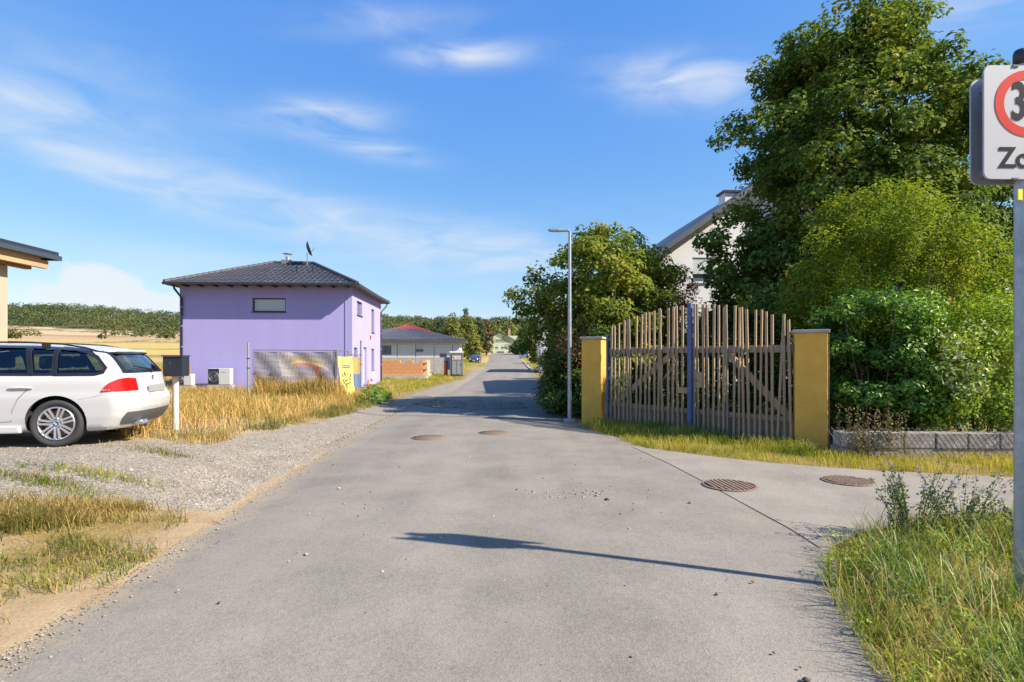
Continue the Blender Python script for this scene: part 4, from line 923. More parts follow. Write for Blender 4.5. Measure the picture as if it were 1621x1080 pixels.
    # shut lines, crease, wiper, rails, handle
    for s in (-1, 1):
        for ln in ([(3.38, .975), (3.25, .80), (3.13, .66), (3.06, .50), (3.04, .36)], [(2.36, .98), (2.34, .6), (2.35, .33)], [(3.04, .355), (2.35, .335), (1.3, .335)], [(1.24, .9), (1.22, .55), (1.3, .335)]):
            MB().tube(on_side(ln, c, s, -.002), .004, 5).build('shut_line', M_TRIM, car)
        MB().tube(on_side([(3.84, .64), (4.0, .665), (4.10, .70), (4.12, .735)], c, s, -.002), .0035, 5).build('shut_line', M_TRIM, car)
        m = MB(); m.tube(on_side([(3.02, .80), (3.06, .805), (3.18, .81), (3.27, .805), (3.30, .80)], c, s, .012), [.008, .017, .019, .017, .008], 8); m.build('door_handle', M_CARW, car)
        m = MB(); m.tube(on_side([(2.12, .80), (2.16, .805), (2.28, .81), (2.37, .805), (2.40, .80)], c, s, .012), [.008, .017, .019, .017, .008], 8); m.build('door_handle', M_CARW, car)
        zt = lambda x: float(np.interp(x, *c['zt']))
        pts = [(x, s * (.585 + .01 * math.sin(x)), zt(x) - .06 + d) for x, d in ((1.98, .0), (2.12, .05), (2.6, .065), (3.1, .065), (3.5, .062), (3.78, .03), (3.95, -.005))]
        rl = MB().tube(pts, .012, 8).build('roof_rail', M_TRIM, car)
        for x in (2.5, 3.3): MB().box(x - .05, x + .05, s * .585 - .012, s * .585 + .012, zt(x) - .08, zt(x)).build('rail_foot', M_TRIM, rl)
        m = MB(); m.lathe([(.001, .0), (.06, .02), (.09, .07), (.07, .12), (.001, .14)], 12, (1.62, s * .97 - .07 if s < 0 else s * .97 - .07, 1.03), 'y'); m.build('mirror', M_CARW, car)
        sl_ = MB(); sl_.prism([(1.2, .20), (3.16, .20), (3.14, .30), (1.24, .30)], s * .84 if s > 0 else -.905, .905 if s > 0 else -.84); sl_.build('sill', M_CARW, car, .02)
    m = MB(); pr = on_rear([(-.52, 1.30), (0, 1.31), (.52, 1.30)], c); m.prism([(-.55, 1.285), (.55, 1.285), (.50, 1.325), (-.50, 1.325)], 3.96, 4.13, 'yz'); sp = m.build('spoiler', M_CARW, car, .018)
    MB().box(4.02, 4.14, -.52, .52, 1.262, 1.283).build('spoiler_underside', M_TRIM, sp)
    m = MB(); m.tube(on_rear([(-.02, 1.03), (-.2, 1.06), (-.42, 1.085)], c, .02), [.018, .012, .006], 6); m.cyl(on_rear([(0, 1.015)], c, .0)[0], .028, .04, 10, 'x'); m.build('rear_wiper', M_TRIM, car)
    P = on_rear([(-.3, .80), (.3, .80), (.3, .685), (-.3, .685)], c, .004); m = MB(); m.add(P, [(0, 1, 2, 3)]); 
    x = max(p[0] for p in P); MB().box(x - .01, x + .012, -.28, .28, .70, .80).build('number_plate', mat('plate_grey', (.30, .31, .32), .4), car)
    m = MB(); m.tube(on_rear([(-.66, .655), (-.3, .655), (.3, .655), (.66, .655)], c, .0), .005, 5); m.build('tailgate_gap', M_TRIM, car)
    emblem(on_rear([(0, .90)], c, .004)[0], .042, car, 'x', 1)
    for y in (-.50, -.41): m = MB(); m.lathe([(.034, 0), (.038, 0), (.038, .16), (.034, .16)], 16, (4.33, y, .285), 'x', True); m.build('exhaust', M_CHROME, car)
    MB().box(.9, 4.15, -.62, .62, .19, .50).build('underbody', M_INT, car)
    for xs_, row in ((2.25, 0), (3.2, 1)):
        for y in (-.37, .37) if row == 0 else (-.42, 0, .42):
            m = MB(); m.box(xs_ - .06, xs_ + .10, y - .22, y + .22, .5, 1.02); st = m.build('seat_back', M_INT, car, .04)
            MB().box(xs_ - .02, xs_ + .09, y - .13, y + .13, 1.05, 1.23).build('headrest', M_INT, st, .04)
    for x_, rot in ((.80, .3), (3.56, .1)):
        for s in (-1, 1): wheel(car, x_, s * .775, s, 0, rot=rot)
    return car
estate_car()
HATCH = dict(zt=([-.2, 0, .1, .4, .85, 1.1, 1.45, 1.85, 2.2, 2.7, 3.3, 3.6, 3.9, 4.3], [.55, .66, .74, .84, .93, 1.0, 1.2, 1.42, 1.47, 1.465, 1.42, 1.37, 1.25, 1.0]),
             xr=([.15, .3, .5, .65, .9, 1.1, 1.4], [3.8, 3.95, 4.02, 4.0, 3.93, 3.8, 3.5]), xf=ESTATE['xf'], w=([.15, .25, .4, .6, .8, .93, 1.0, 1.2, 1.42, 1.5], [.76, .81, .845, .86, .85, .83, .79, .70, .59, .55]), mid=2.0, half=2.05, zb=.2)
def hatchback():
    q = at(750, 574, 93); mp = mat('dark_blue_paint', (.018, .03, .075), .25, coat=.6); car = empty('hatchback_car', (q.x, 93, gzs(q.x, 93)), R(88), 'dark blue hatchback facing the camera on left verge beyond the portable toilet', 'car')
    c = HATCH; sh = car_shell(c, 0, None, 64, 44, 18)
    sh2 = sh.copy(); body = link('body', sh2, mp, car)
    link('windscreen', skin_patch(sh, MB().prism([(-.62, 1.02), (.62, 1.02), (.5, 1.36), (-.5, 1.36)], .9, 2.1, 'yz').mesh('c'), c, .006), mat('dark_glass', (.05, .07, .09), .05, spec=1), car)
    for s in (-1, 1):
        a, b = (-1.2, -.42) if s < 0 else (.42, 1.2)
        link('headlight', skin_patch(sh, MB().prism([(-.1, .58), (-.1, .75), (.35, .78), (.35, .62)], a, b).mesh('c'), c, .006), M_CHROME, car)
        link('side_window', skin_patch(sh, MB().prism([(1.6, 1.0), (3.3, 1.0), (3.1, 1.32), (2.0, 1.34)], a, b).mesh('c'), c, .006), mat('dark_glass', (.03, .04, .05), .05, spec=1), car)
        for x in (.75, 3.25): wheel(car, x, s * .76, s, 0, r=.30, rim=.2, plain=True)
    MB().box(-.03, .04, -.26, .26, .40, .51).build('number_plate', M_WHITE, car); MB().box(-.02, .06, -.45, .45, .60, .70).build('grille', M_TRIM, car); MB().box(-.02, .08, -.6, .6, .26, .36).build('lower_grille', M_TRIM, car)
    m = MB(); m.cyl((-.035, 0, .66), .06, .02, 16, 'x'); m.build('emblem', M_CHROME, car)
hatchback()
# ------------------------------------------------------------ letterbox
q = ground(278, 680); D0 = q[1]
mbx = empty('letterbox', (q[0], q[1], gzs(*q)), R(4), 'anthracite letterbox on a white round post in dry grass', 'letterbox')
MB().tube([(0, 0, -.1), (0, 0, .93)], .052, 14).build('post', mat('worn_white_post', (.50, .49, .46), .7, var=.2, vscale=12), mbx)
bx = MB().box(-.15, .17, -.13, .13, .93, 1.27).build('box', mat('slate_grey_metal', (.02, .026, .038), .5, spec=.25), mbx, .006)
MB().box(-.165, .185, -.15, .14, 1.272, 1.295).build('lid', mat('slate_lid', (.03, .04, .06), .45, spec=.3), bx, .005); m = MB(); m.cyl((-.03, -.137, 1.16), .014, .012, 10, 'y'); m.build('lock', M_CHROME, bx)
# ------------------------------------------------------------ site fence and banners
M_FENCE = mat('fence_zinc', (.22, .23, .24), .5, .5)
def fence_panel(a, b, hgt, label, lean=0.0, feet=True):
    a, b = Vector((*a, gzs(*a))), Vector((*b, gzs(*b))); L = (b - a).length; o = empty('fence_panel', a, math.atan2(b.y - a.y, b.x - a.x), label, 'site fence', 'mobile fence panels')
    o.rotation_euler.x = lean
    dz = b.z - a.z; m = MB(); m.tube([(0, 0, .05), (0, 0, hgt)], .021, 8); m.tube([(L, 0, dz + .05), (L, 0, hgt + dz)], .021, 8); m.tube([(0, 0, hgt), (L, 0, hgt + dz)], .016, 8); m.tube([(0, 0, .15), (L, 0, .15 + dz)], .016, 8); m.build('frame', M_FENCE, o)
    m = MB(); n = int(L / .12)
    for k in range(1, n): x = L * k / n; m.tube([(x, 0, .15), (x, 0, hgt)], .003, 3, False)
    for k in range(1, 8): z = .15 + (hgt - .15) * k / 8; m.tube([(0, .005, z), (L, .005, z + dz)], .003, 3, False)
    m.build('wire_mesh', M_FENCE, o)
    if feet:
        for x, z in ((0, 0), (L, dz)): MB().box(x - .35, x + .35, -.12, .12, z - .05, z + .1).build('foot_block', M_CONC, o, .02)
    return o, L
FA, FB, FC, FD = tuple(at(401, 0, 23.0))[:2], tuple(at(533, 0, 23.6))[:2], tuple(at(555, 0, 25.2))[:2], tuple(at(571, 0, 27.4))[:2]
f1, L1 = fence_panel(FA, FB, 2.0, 'mobile wire fence panel covered by faded grey banner in front of lilac house')
f2, L2 = fence_panel(FB, FC, 2.0, 'mobile wire fence panel carrying the yellow banner', R(-3))
f3, L3 = fence_panel(FC, FD, 1.85, 'mobile wire fence panel with ochre and blue boards by lilac house')
def banner(name, parent_pos, rz, L, z0, z1, fn, label, nx=110, nz=60, sag=.05, off=-.03, seed=1, taper=(0, 0)):
    u, v = np.meshgrid(np.linspace(0, 1, nx), np.linspace(0, 1, nz)); 
    top = z1 - .06 * np.sin(np.pi * u) * sag * 10
    x = (.03 + (L - .06) * u) * (1 - taper[0] * (1 - v)) + taper[1] * (1 - v); z = z0 + (top - z0) * v
    y = off + sag * np.sin(u * 7 + v * 2 + seed) * (1 - v) * .6 + .02 * np.sin(u * 23 + v * 9)
    colr = np.array([[fn(a, b) for a, b in zip(r0, r1)] for r0, r1 in zip(u, v)]).reshape(-1, 3)
    n = nx * nz; I = np.arange(n).reshape(nz, nx); q = np.stack([I[:-1, :-1], I[:-1, 1:], I[1:, 1:], I[1:, :-1]], -1).reshape(-1, 4)
    V = np.stack([x, y, z], -1).reshape(-1, 3); V2 = V + np.array([0, .004, 0])
    me = np_mesh(name, np.concatenate([V, V2]), quads=np.concatenate([q, q[:, ::-1] + n]), smooth=True)
    ca = me.color_attributes.new('print', 'FLOAT_COLOR', 'POINT'); ca.data.foreach_set('color', np.concatenate([np.concatenate([colr, np.ones((n, 1))], 1)] * 2).ravel().astype(np.float32))
    m = bpy.data.materials.new(name + '_print'); m.use_nodes = True; a = N(m.node_tree, 'ShaderNodeAttribute'); a.attribute_name = 'print'; bs = m.node_tree.nodes['Principled BSDF']; m.node_tree.links.new(a.outputs['Color'], bs.inputs['Base Color']); bs.inputs['Roughness'].default_value = .6
    return tag(link(name, me, m, None, parent_pos, rz), label, 'banner')
def grey_print(u, v):
    c = np.array([.24, .225, .27]) * (1 + .12 * mnoise.noise((u * 9, v * 5, 0)))
    if .26 < u - (1 - v) * .12 < .46 and v > .35: c = np.array([.40, .37, .34])
    if v < .35: c = c * .6 + np.array([.16, .10, .08])
    # sweeping arm: a curve from (.42,.55) up to (.55,.75) and down to (.85,.25)
    yc = .74 - 1.9 * (u - .56) ** 2 if u < .9 else -1
    d = v - yc
    if .42 < u < .92:
        if 0.03 < d < .16 and u < .85: c = np.array([.33, .27, .15])
        if -.035 < d <= .03: c = np.array([.48, .40, .33])
        if -.11 < d <= -.035 and .47 < u < .80: c = np.array([.50, .17, .07])
    if abs(u - (.74 + (.6 - v) * .18)) < .04 and .15 < v < .58: c = np.array([.38, .13, .09])
    if .05 < u < .11 and .86 < v < .9: c = np.array([.45, .25, .2])
    return c
zA = gzs(*FA); banner('grey_banner', (FA[0], FA[1], zA), f1.rotation_euler.z, L1, .42, 1.93, grey_print, 'faded grey tarpaulin banner with orange sweeping print on site fence', seed=2, off=.035)
def yellow_print(u, v):
    c = np.array([.74, .64, .16])
    if .25 < u < .8 and .76 < v < .80: c = np.array([.12, .15, .45])
    if .22 < u < .8 and .71 < v < .75: c = np.array([.5, .08, .06])
    for k, (a, b) in enumerate(((.3, .55), (.5, .58), (.7, .52), (.35, .40), (.55, .36), (.75, .38), (.3, .3), (.6, .27))):
        rr = math.hypot((u - a) * 1.0, (v - b) * 1.6); ang = math.atan2(v - b, u - a)
        if .055 < rr < .105 and math.sin(ang * 2 + k) > -.5: c = np.array([.06, .06, .05])
    return c
banner('yellow_banner', (FB[0], FB[1], gzs(*FB)), f2.rotation_euler.z, L2 * 1.05, .02, 1.75, yellow_print, 'bright yellow banner with black scrawl hanging on site fence', 60, 80, .04, -.05, 4, (0, .25))
def site_board(label, z0, z1, x0, x1, col):
    o = MB().box(x0, x1, -.03, -.01, z0, z1).build('site_board', mat('board_' + label[:4], col, .6, var=.12, vscale=6), None, 0, (FC[0], FC[1], gzs(*FC)), f3.rotation_euler.z); tag(o, label, 'board'); MB().box(x0 + .1, x0 + .2, .0, .01, z0, z1).build('batten', M_WOOD, o); return o
site_board('ochre notice board fixed to the fence by the lilac house', 1.0, 1.72, .3, 2.2, (.42, .30, .10)); site_board('blue and grey notice board low on the fence by lilac house', .25, .95, .6, 1.9, (.12, .17, .30))
for px, y, top, lab in ((393, 22.6, 543, 'steel post standing before the dry grass beside the grey banner'), (571.5, 26.8, 539, 'steel post with clamp beside the lilac house door')):
    x = (px - 810.5) / FPX * y; z = gzs(x, y); o = empty('steel_post', (x, y, z), 0, lab, 'post'); h = CAMH + (HOR - top) / FPX * y - z
    MB().tube([(0, 0, -.1), (0, 0, h)], .045, 10).build('tube', M_GALV, o)
    for k in (.55, .72): MB().cyl((0, 0, h * k), .058, .04, 10).build('clamp', M_DKMETAL if px < 500 else mat('red_clamp', (.4, .08, .04), .6), o)
x = (583 - 810.5) / FPX * 29; o = empty('traffic_cone', (x, 29, gzs(x, 29)), 0, 'small orange cone standing near the door of lilac house', 'cone'); MB().lathe([(.2, 0), (.19, .03), (.13, .04), (.03, .62), (0, .63)], 14).build('cone', mat('cone_orange', (.6, .13, .05), .6), o); MB().box(-.2, .2, -.2, .2, 0, .03).build('foot', M_BLACK, o)
# ------------------------------------------------------------ gate, pillars, block wall
M_OCHRE = mat('ochre_render', (.70, .395, .065), .9, var=.13, vscale=3, bump=.5, bscale=45)
M_OLDW = mat('weathered_wood', (.39, .27, .155), .85, var=.32, vscale=7, bump=.5, bscale=30, stretch=(3, 3, .25)); M_OLDW2 = mat('grey_weathered_wood', (.29, .225, .155), .9, var=.35, vscale=8, bump=.6, bscale=30, stretch=(3, 3, .25))
M_BLUE = mat('flaking_blue_paint', (.035, .085, .30), .6, var=.35, vscale=9, col2=(.12, .15, .24), stretch=(2, 2, .5))
def pillar(x, y, w_, label):
    o = empty('gate_pillar', (x, y, -.05), R(-24), label, 'gate pillar'); MB().box(-w_ / 2, w_ / 2, -.28, .28, 0, 2.12).build('shaft', M_OCHRE, o, .012); MB().box(-w_ / 2 - .035, w_ / 2 + .035, -.315, .315, 2.121, 2.18).build('cap', M_CONC, o, .01)
    return o
pillar(2.07, 14.3, .50, 'ochre gate pillar standing beside the street lamp'); pillar(5.50, 10.5, .53, 'ochre gate pillar standing beside the low block wall')
p = empty('wooden_post', (5.79, 10.46, 0), R(-24), 'weathered timber post against the ochre pillar by block wall', 'post'); MB().box(-.04, .04, -.06, .06, -.05, 2.06).build('shaft', M_OLDW2, p, .006); MB().box(-.035, .035, .075, .2, -.05, 2.0).build('backing_board', M_OLDW, p)
GA = Vector((2.36, 13.86, 0)); GB = Vector((5.17, 10.42, 0)); gl = (GB - GA).length; grz = math.atan2(GB.y - GA.y, GB.x - GA.x)
def gtop(s): return 2.22 + .52 * math.sin(math.pi * (.06 + .88 * s)) ** .9
def gate_leaf(s0, s1, label, right):
    o = empty('gate_leaf', GA.lerp(GB, s0), grz, label, 'gate', 'wooden gate leaves'); W = (s1 - s0) * gl - .015; r = random.Random(5 + right)
    for zc, hh in ((1.79, .14), (.48, .10)): MB().box(.0, W, .012, .055, zc - hh / 2, zc + hh / 2).build('rail', M_OLDW2, o, .004)
    if right: MB().bar((W * .36, .034, 1.74), (W * .97, .034, .50), .13, .035, (0, 1, 0)).build('brace', M_OLDW, o)
    else: MB().bar((W * .08, .034, .52), (W * .80, .034, 1.74), .12, .035, (0, 1, 0)).build('brace', M_OLDW, o); 
    if not right: MB().bar((W * .62, .05, 1.0), (W * .82, .05, 1.5), .05, .03, (0, 1, 0)).build('loose_batten', M_OLDW2, o)
    n = 19 if right else 18
    for k in range(n):
        x = W * (k + .5) / n + r.uniform(-.02, .02); t = s0 + (s1 - s0) * x / W; h = gtop(t) + r.uniform(-.025, .02); a = r.gauss(0, .008) if r.random() < .8 else r.gauss(0, .028)
        wd = r.uniform(.038, .048); m = MB(); m.prism([(-wd / 2, .06), (wd / 2, .06), (wd / 2 + r.uniform(-.004, .004), h), (-wd / 2, h + r.uniform(-.015, .015))], -.028, .0); s_ = m.build('slat', M_OLDW if r.random() < .75 else M_OLDW2, o)
        s_.location = (x, r.uniform(-.004, .004), 0); s_.rotation_euler = (r.gauss(0, .006), a, 0)
    nb = 22
    for k in range(nb):
        x0 = W * k / nb; h = .52 + r.uniform(-.03, .05); m = MB(); m.box(x0 + .004, x0 + W / nb - .008, .06, .078, .05, h); m.build('kick_board', M_OLDW2 if r.random() < .7 else M_OLDW, o)
    if right:
        MB().box(-.055, .035, -.10, -.032, .0, gtop(s0) + .03).build('blue_upright', M_BLUE, o, .006)
        lb = MB().box(.10, .27, -.045, -.029, 1.0, 1.32).build('lock_board', M_OLDW, o); MB().box(.12, .15, -.06, -.045, 1.12, 1.16).build('latch', M_RUST, lb)
    else:
        MB().box(-.03, .02, -.07, -.03, .0, 2.15).build('blue_upright', M_BLUE, o, .004); MB().box(W - .32, W - .02, -.06, -.03, .86, .98).build('bolt_board', M_OLDW, o)
gate_leaf(0.0, .52, 'weathered picket gate leaf hinged beside the street lamp pillar', False); gate_leaf(.52, 1.0, 'weathered picket gate leaf with blue upright hinged at block wall pillar', True)
wl = empty('block_wall', (5.35, 9.25, -.12), R(-2.5), 'low wall of grey hollow blocks with climbing wire under the hedge', 'wall')
MB().box(0, 7.6, .02, .34, -.05, .275).build('plinth', mat('rough_concrete', (.30, .25, .20), .95, var=.35, vscale=5, bump=.8, bscale=22), wl, .01)
bme = MB().box(.012, .488, 0, .28, 0, .245).mesh('block', .012); bme.materials.append(mat('grey_block', (.27, .24, .21), .95, var=.5, vscale=5, bump=.7, bscale=40))
for k in range(15): link('block', bme, None, wl, (.5 * k, random.Random(k).uniform(-.006, .01), .278))
mw = MB()
for k in range(90):
    for s in (-1, 1): x = k * .085; mw.tube([(x, -.02, .27), (x + s * .25, -.02, .62)], .0022, 3, False)
mw.build('wire_netting', M_FENCE, wl)
# ------------------------------------------------------------ speed zone sign
def sign():
    y = 3.72; x = (1616.5 - 810.5) / FPX * y; pp = empty('sign_post', (x, y, 0), 0, 'galvanised sign post with yellow tag standing in tall grass', 'sign post')
    MB().tube([(0, 0, -.2), (0, 0, 3.62)], .038, 20).build('pole', M_GALV, pp); MB().lathe([(.0, 3.66), (.035, 3.65), (.043, 3.63), (.043, 3.55), (.038, 3.55)], 18).build('pole_cap', M_DKMETAL, pp)
    MB().box(-.058, -.03, -.045, -.035, 2.66, 2.73).build('yellow_tag', mat('yellow_tag', (.75, .75, .03), .5), pp)
    ms = mat('sign_white', (.44, .45, .48), .45, var=.03, spec=.3, vscale=6); mr = mat('sign_red', (.55, .025, .015), .5, spec=.15); mk = mat('sign_black', (.018, .018, .022), .6, spec=.1)
    def rounded(w_, h, r): return [(sx * (w_ / 2 - r) + r * math.cos(a), sz * (h / 2 - r) + r * math.sin(a)) for sx, sz, a0 in ((1, 1, 0), (-1, 1, 90), (-1, -1, 180), (1, -1, 270)) for a in (R(a0 + d) for d in range(0, 91, 15))]
    zc = CAMH + (HOR - 194) / FPX * (y - .06); xs_ = -.016
    sg = empty('speed_sign', (x + xs_, y - .062, zc), R(1.5), 'white speed zone sign with red ring 30 on steel post', 'traffic sign')
    m = MB(); m.prism(rounded(.565, .73, .045), 0, .014); m.build('plate', ms, sg)
    m = MB(); m.lathe([(.155, 0), (.214, 0), (.214, .002), (.155, .002)], 64, (0, -.003, .12), 'y', True); m.flat().build('red_ring', mr, sg)
    t = link('number', txt_mesh('30', .34), mk, sg); t.location = (0, -.003, .122); t.rotation_euler = (R(90), 0, 0); t.scale = (.66, 1, 1)
    t = link('zone_lettering', txt_mesh('Zone', .185), mk, sg); t.location = (.0, -.003, -.235); t.rotation_euler = (R(90), 0, 0); t.scale = (.95, 1, 1)
    for z in (.36, -.365): MB().box(-.10, -.06, -.006, .05, z - .008, z + .008).build('clip', M_DARKP, sg, .003)
    zb = CAMH + (HOR - 209) / FPX * (y + .06)
    bk = empty('reversed_sign', (x - .02, y + .058, zb), R(-2), 'bare grey back of a second sign mounted behind the speed sign', 'traffic sign')
    m = MB(); m.prism(rounded(.51, .70, .05), 0, .012); m.build('plate', mat('bare_aluminium', (.40, .41, .44), .42, .6, var=.1, vscale=5), bk)
    for z in (-.28, .28): MB().box(-.2, .2, -.018, -.002, z - .02, z + .02).build('bracket', M_GALV, bk)
sign()
# ------------------------------------------------------------ manhole covers
def cover(px, py, r, label, grate, rz=0):
    x, y = ground(px, py); z = .045 if not grate else .03
    o = empty('manhole_cover', (x, y, z), rz, label, 'manhole cover'); m = MB(); m.lathe([(r + .03, -.02), (r + .03, .001), (r + .005, .006), (r + .005, -.02)], 36); m.flat().build('frame', M_RUST, o)
    if grate:
        for k in range(-5, 6):
            a = k * r / 5.0; hl = math.sqrt(max(0, r * r - a * a))
            if hl > .05: MB().box(a - .017, a + .017, -hl, hl, -.02, .010).build('bar', M_RUST, o)
        MB().cyl((0, 0, -.011), r, .006, 30).build('sump', M_BLACK, o)
    else:
        m = MB(); m.lathe([(0, .002), (r, .002), (r, -.02)], 36); m.build('lid', M_RUST, o)
        m = MB()
        for i in range(1, 5):
            rr = r * i / 5; n = 6 * i
            for k in range(n):
                a = 2 * math.pi * k / n; m.cyl((rr * math.cos(a), rr * math.sin(a), .002), .016, .005, 6)
        m.build('studs', M_RUST, o)
cover(678, 696, .30, 'rusty round manhole cover, further from the gate, in the main road', False); cover(781, 688.5, .30, 'rusty round manhole cover nearer the street lamp in main road', False)
cover(1155, 772, .30, 'rusty round gully grate beside the asphalt joint in the side street', True, R(4)); cover(1342, 764.5, .28, 'rusty round gully grate beside the flowering weeds in side street', True, R(12))
# ------------------------------------------------------------ loose stones
def stones(name, P, size, seed, m, label, cat, sq=.6):
    r = np.random.default_rng(seed); n = len(P); base = np.array([(1, 0, 0), (0, 1, 0), (-1, 0, 0), (0, -1, 0), (0, 0, 1), (0, 0, -1)], float); tri = np.array([(0, 1, 4), (1, 2, 4), (2, 3, 4), (3, 0, 4), (1, 0, 5), (2, 1, 5), (3, 2, 5), (0, 3, 5)])
    s = size * r.lognormal(0, .4, n)[:, None, None]; V = base[None] * (1 + r.uniform(-.35, .35, (n, 6, 3))) * s * np.array([1, 1, sq]); a = r.uniform(0, 6.28, n); c, k = np.cos(a)[:, None], np.sin(a)[:, None]
    V = np.stack([V[..., 0] * c - V[..., 1] * k, V[..., 0] * k + V[..., 1] * c, V[..., 2]], -1) + np.asarray(P)[:, None, :]
    return tag(link(name, np_mesh(name, V.reshape(-1, 3), (tri[None] + (np.arange(n) * 6)[:, None, None]).reshape(-1, 3)), m), label, cat, kind='stuff')
M_STONE = leaf_mat('gravel_stones', [(.1, (.14, .12, .10)), (.5, (.25, .22, .18)), (.95, (.38, .335, .28))], 0, .9, 2.0, mixclump=.35)
P = scatter([p for p in LOT if p[1] < 24 and p[0] > -15] , 13000, 11, .5, -.1); P[:, 2] += .008
stones('loose_gravel', P, .011, 12, M_STONE, 'loose pale gravel on the parking lot by the white car', 'gravel')
q = [ground(*p) for p in ((345, 806), (230, 796), (200, 770), (300, 740), (400, 715), (500, 690), (555, 683))]; P = scatter(q, 15000, 13); P[:, 2] += .010
stones('coarse_gravel', P, .0105, 14, M_STONE, 'coarse grey gravel strip along the edge of the asphalt', 'gravel')
PATCH = [ground(*p) for p in ((655, 640), (690, 634), (730, 636), (765, 634), (800, 637), (826, 638), (829, 643), (835, 648), (800, 650), (770, 649), (745, 651), (715, 647), (690, 648), (672, 643))]
P = scatter(PATCH, 5200, 15); P[:, 2] += .048; stones('pothole_gravel', P, .022, 16, leaf_mat('patch_stones', [(.1, (.14, .12, .09)), (.5, (.28, .24, .18)), (.95, (.46, .40, .32))], 0, .9, 2.0), 'brown gravel filling the broken patch across the road', 'gravel')
bm = bmesh.new(); f = bm.faces.new([bm.verts.new((x, y, gzs(x, y) + .052)) for x, y in PATCH]); bmesh.ops.triangulate(bm, faces=[f]); me = bpy.data.meshes.new('road_patch'); bm.to_mesh(me); bm.free()
def road_z(x, y): k = np.clip((x - np.interp(y, LEFT_Y, LEFT_X)) / (np.interp(y, RIGHT_Y, RIGHT_X) - np.interp(y, LEFT_Y, LEFT_X)), 0, 1); return np.interp(y, YP, ZP) + .012 + .03 * np.sin(np.pi * k)
bm = bmesh.new(); bm.from_mesh(me); bmesh.ops.subdivide_edges(bm, edges=bm.edges[:], cuts=5, use_grid_fill=True); bm.to_mesh(me); bm.free()
for v in me.vertices: v.co.z = float(road_z(v.co.x, v.co.y)) + .006
tag(link('road_patch', me, mat('patch_dirt', (.17, .14, .10), .95, var=.4, vscale=5, bump=.9, bscale=30)), kind='structure')
q = [(-2.4, 2.6), (2.0, 2.6), (2.4, 11), (-3, 12)]; P = scatter(q, 130, 17); P[:, 2] += .05; stones('road_crumbs', P, .012, 18, leaf_mat('crumbs', [(.1, (.05, .04, .03)), (.5, (.25, .18, .10)), (.95, (.5, .45, .38))], 0, .9, 9, mixclump=.1), 'small stones and leaf bits scattered on the asphalt', 'stones')
q = [ground(*p) for p in ((825, 780), (955, 780), (950, 795), (850, 795))]; P = scatter(q, 70, 19); P[:, 2] += .05; stones('spilled_stones', P, .014, 20, M_STONE, 'a spill of pale pebbles in the middle of the road', 'stones')
ed_ = [(float(np.interp(y, LEFT_Y, LEFT_X)) + d, y) for y, d in [(2.6, -.12), (30, -.12), (30, .3), (2.6, .3)]]; r = np.random.default_rng(4); yy = 2.6 + 26 * r.random(2600) ** 1.6; xx = np.interp(yy, LEFT_Y, LEFT_X) + np.abs(r.normal(0, .16, 2600)) - .05; P = np.stack([xx, yy, gz(xx, yy) + .022], -1); stones('edge_grit', P, .006, 22, M_STONE, 'fine grit strewn along the left edge of the asphalt', 'grit')
# ------------------------------------------------------------ grass
CR = [(x, y) for x, y in CORNER if y > -1] 
CR = [(1.78, 2.0), (1.80, 2.9), (1.92, 3.3), (2.14, 4.06), (2.45, 4.62), (3.2, 5.2), (4.3, 5.7), (5.6, 5.95), (7.2, 5.6), (7.2, 2.0)]
grass('corner_grass', np.concatenate([scatter(CR, 19000, 31, 1.2, -.25, .12)]), .20, .0065, 1.0, 32, GR_GREEN, 'tall tangled green and straw grass on the street corner')
inner = [(2.25, 2.2), (2.3, 3.6), (2.8, 4.5), (3.6, 5.0), (5.6, 5.4), (7, 5.2), (7, 2.2)]
grass('corner_grass_tufts', scatter(inner, 5200, 33, 1.6, .12), .35, .009, .95, 34, leaf_mat('lush_grass', [(.1, (.07, .13, .025)), (.5, (.16, .24, .045)), (.9, (.32, .37, .12))], .35, .5, 1.5), 'long arching green grass tufts around the sign post')
grass('corner_straw', scatter(CR, 1300, 35, 1.3, .05), .40, .005, 1.0, 36, leaf_mat('straw_stalks', [(.1, (.30, .22, .08)), (.6, (.50, .38, .16)), (.95, (.62, .50, .27))], .3, .6, 2), 'dry straw stalks leaning in the corner grass')
grass('corner_straw_mat', scatter(CR, 3600, 39, 1.1, .1, .1), .13, .006, 2.0, 40, leaf_mat('straw_mat', [(.1, (.26, .19, .07)), (.6, (.46, .34, .15)), (.95, (.60, .48, .26))], .2, .7, 2), 'matted straw lying low in the corner grass')
# clover-like weeds low in the corner patch
P = scatter(CR, 900, 37, 1.4, .05); r = np.random.default_rng(3); P[:, 2] += r.uniform(.04, .2, len(P)); V, t = leaves(P, np.full(len(P), .06), 14, .024, 38, .8); tag(link('corner_weeds', np_mesh('corner_weeds', V, t), G_BRIGHT), 'low leafy weeds among the corner grass', 'weeds', kind='stuff')
VG = [(p[0] + .02, p[1] + .05) for p in VERGE] + [(9, 7.75), (12, 7.7), (12, 9.2), (5.4, 9.3), (5.0, 10.1), (4.2, 11.4), (3.2, 12.7), (2.3, 13.8), (1.5, 13.6), (1.4, 12.6)]
grass('verge_grass', scatter(VG, 15000, 41, 1.0, -.3, .1), .155, .007, .6, 42, GR_MIX, 'sunlit green and yellow grass strip before gate and block wall')
grass('gate_grass', scatter([(1.6, 12.6), (3.4, 10.5), (5.0, 9.3), (5.3, 10.2), (2.3, 13.9)], 4500, 43, 1.4, -.1), .26, .007, .7, 44, GR_GREEN, 'dark green grass growing against the foot of the gate')
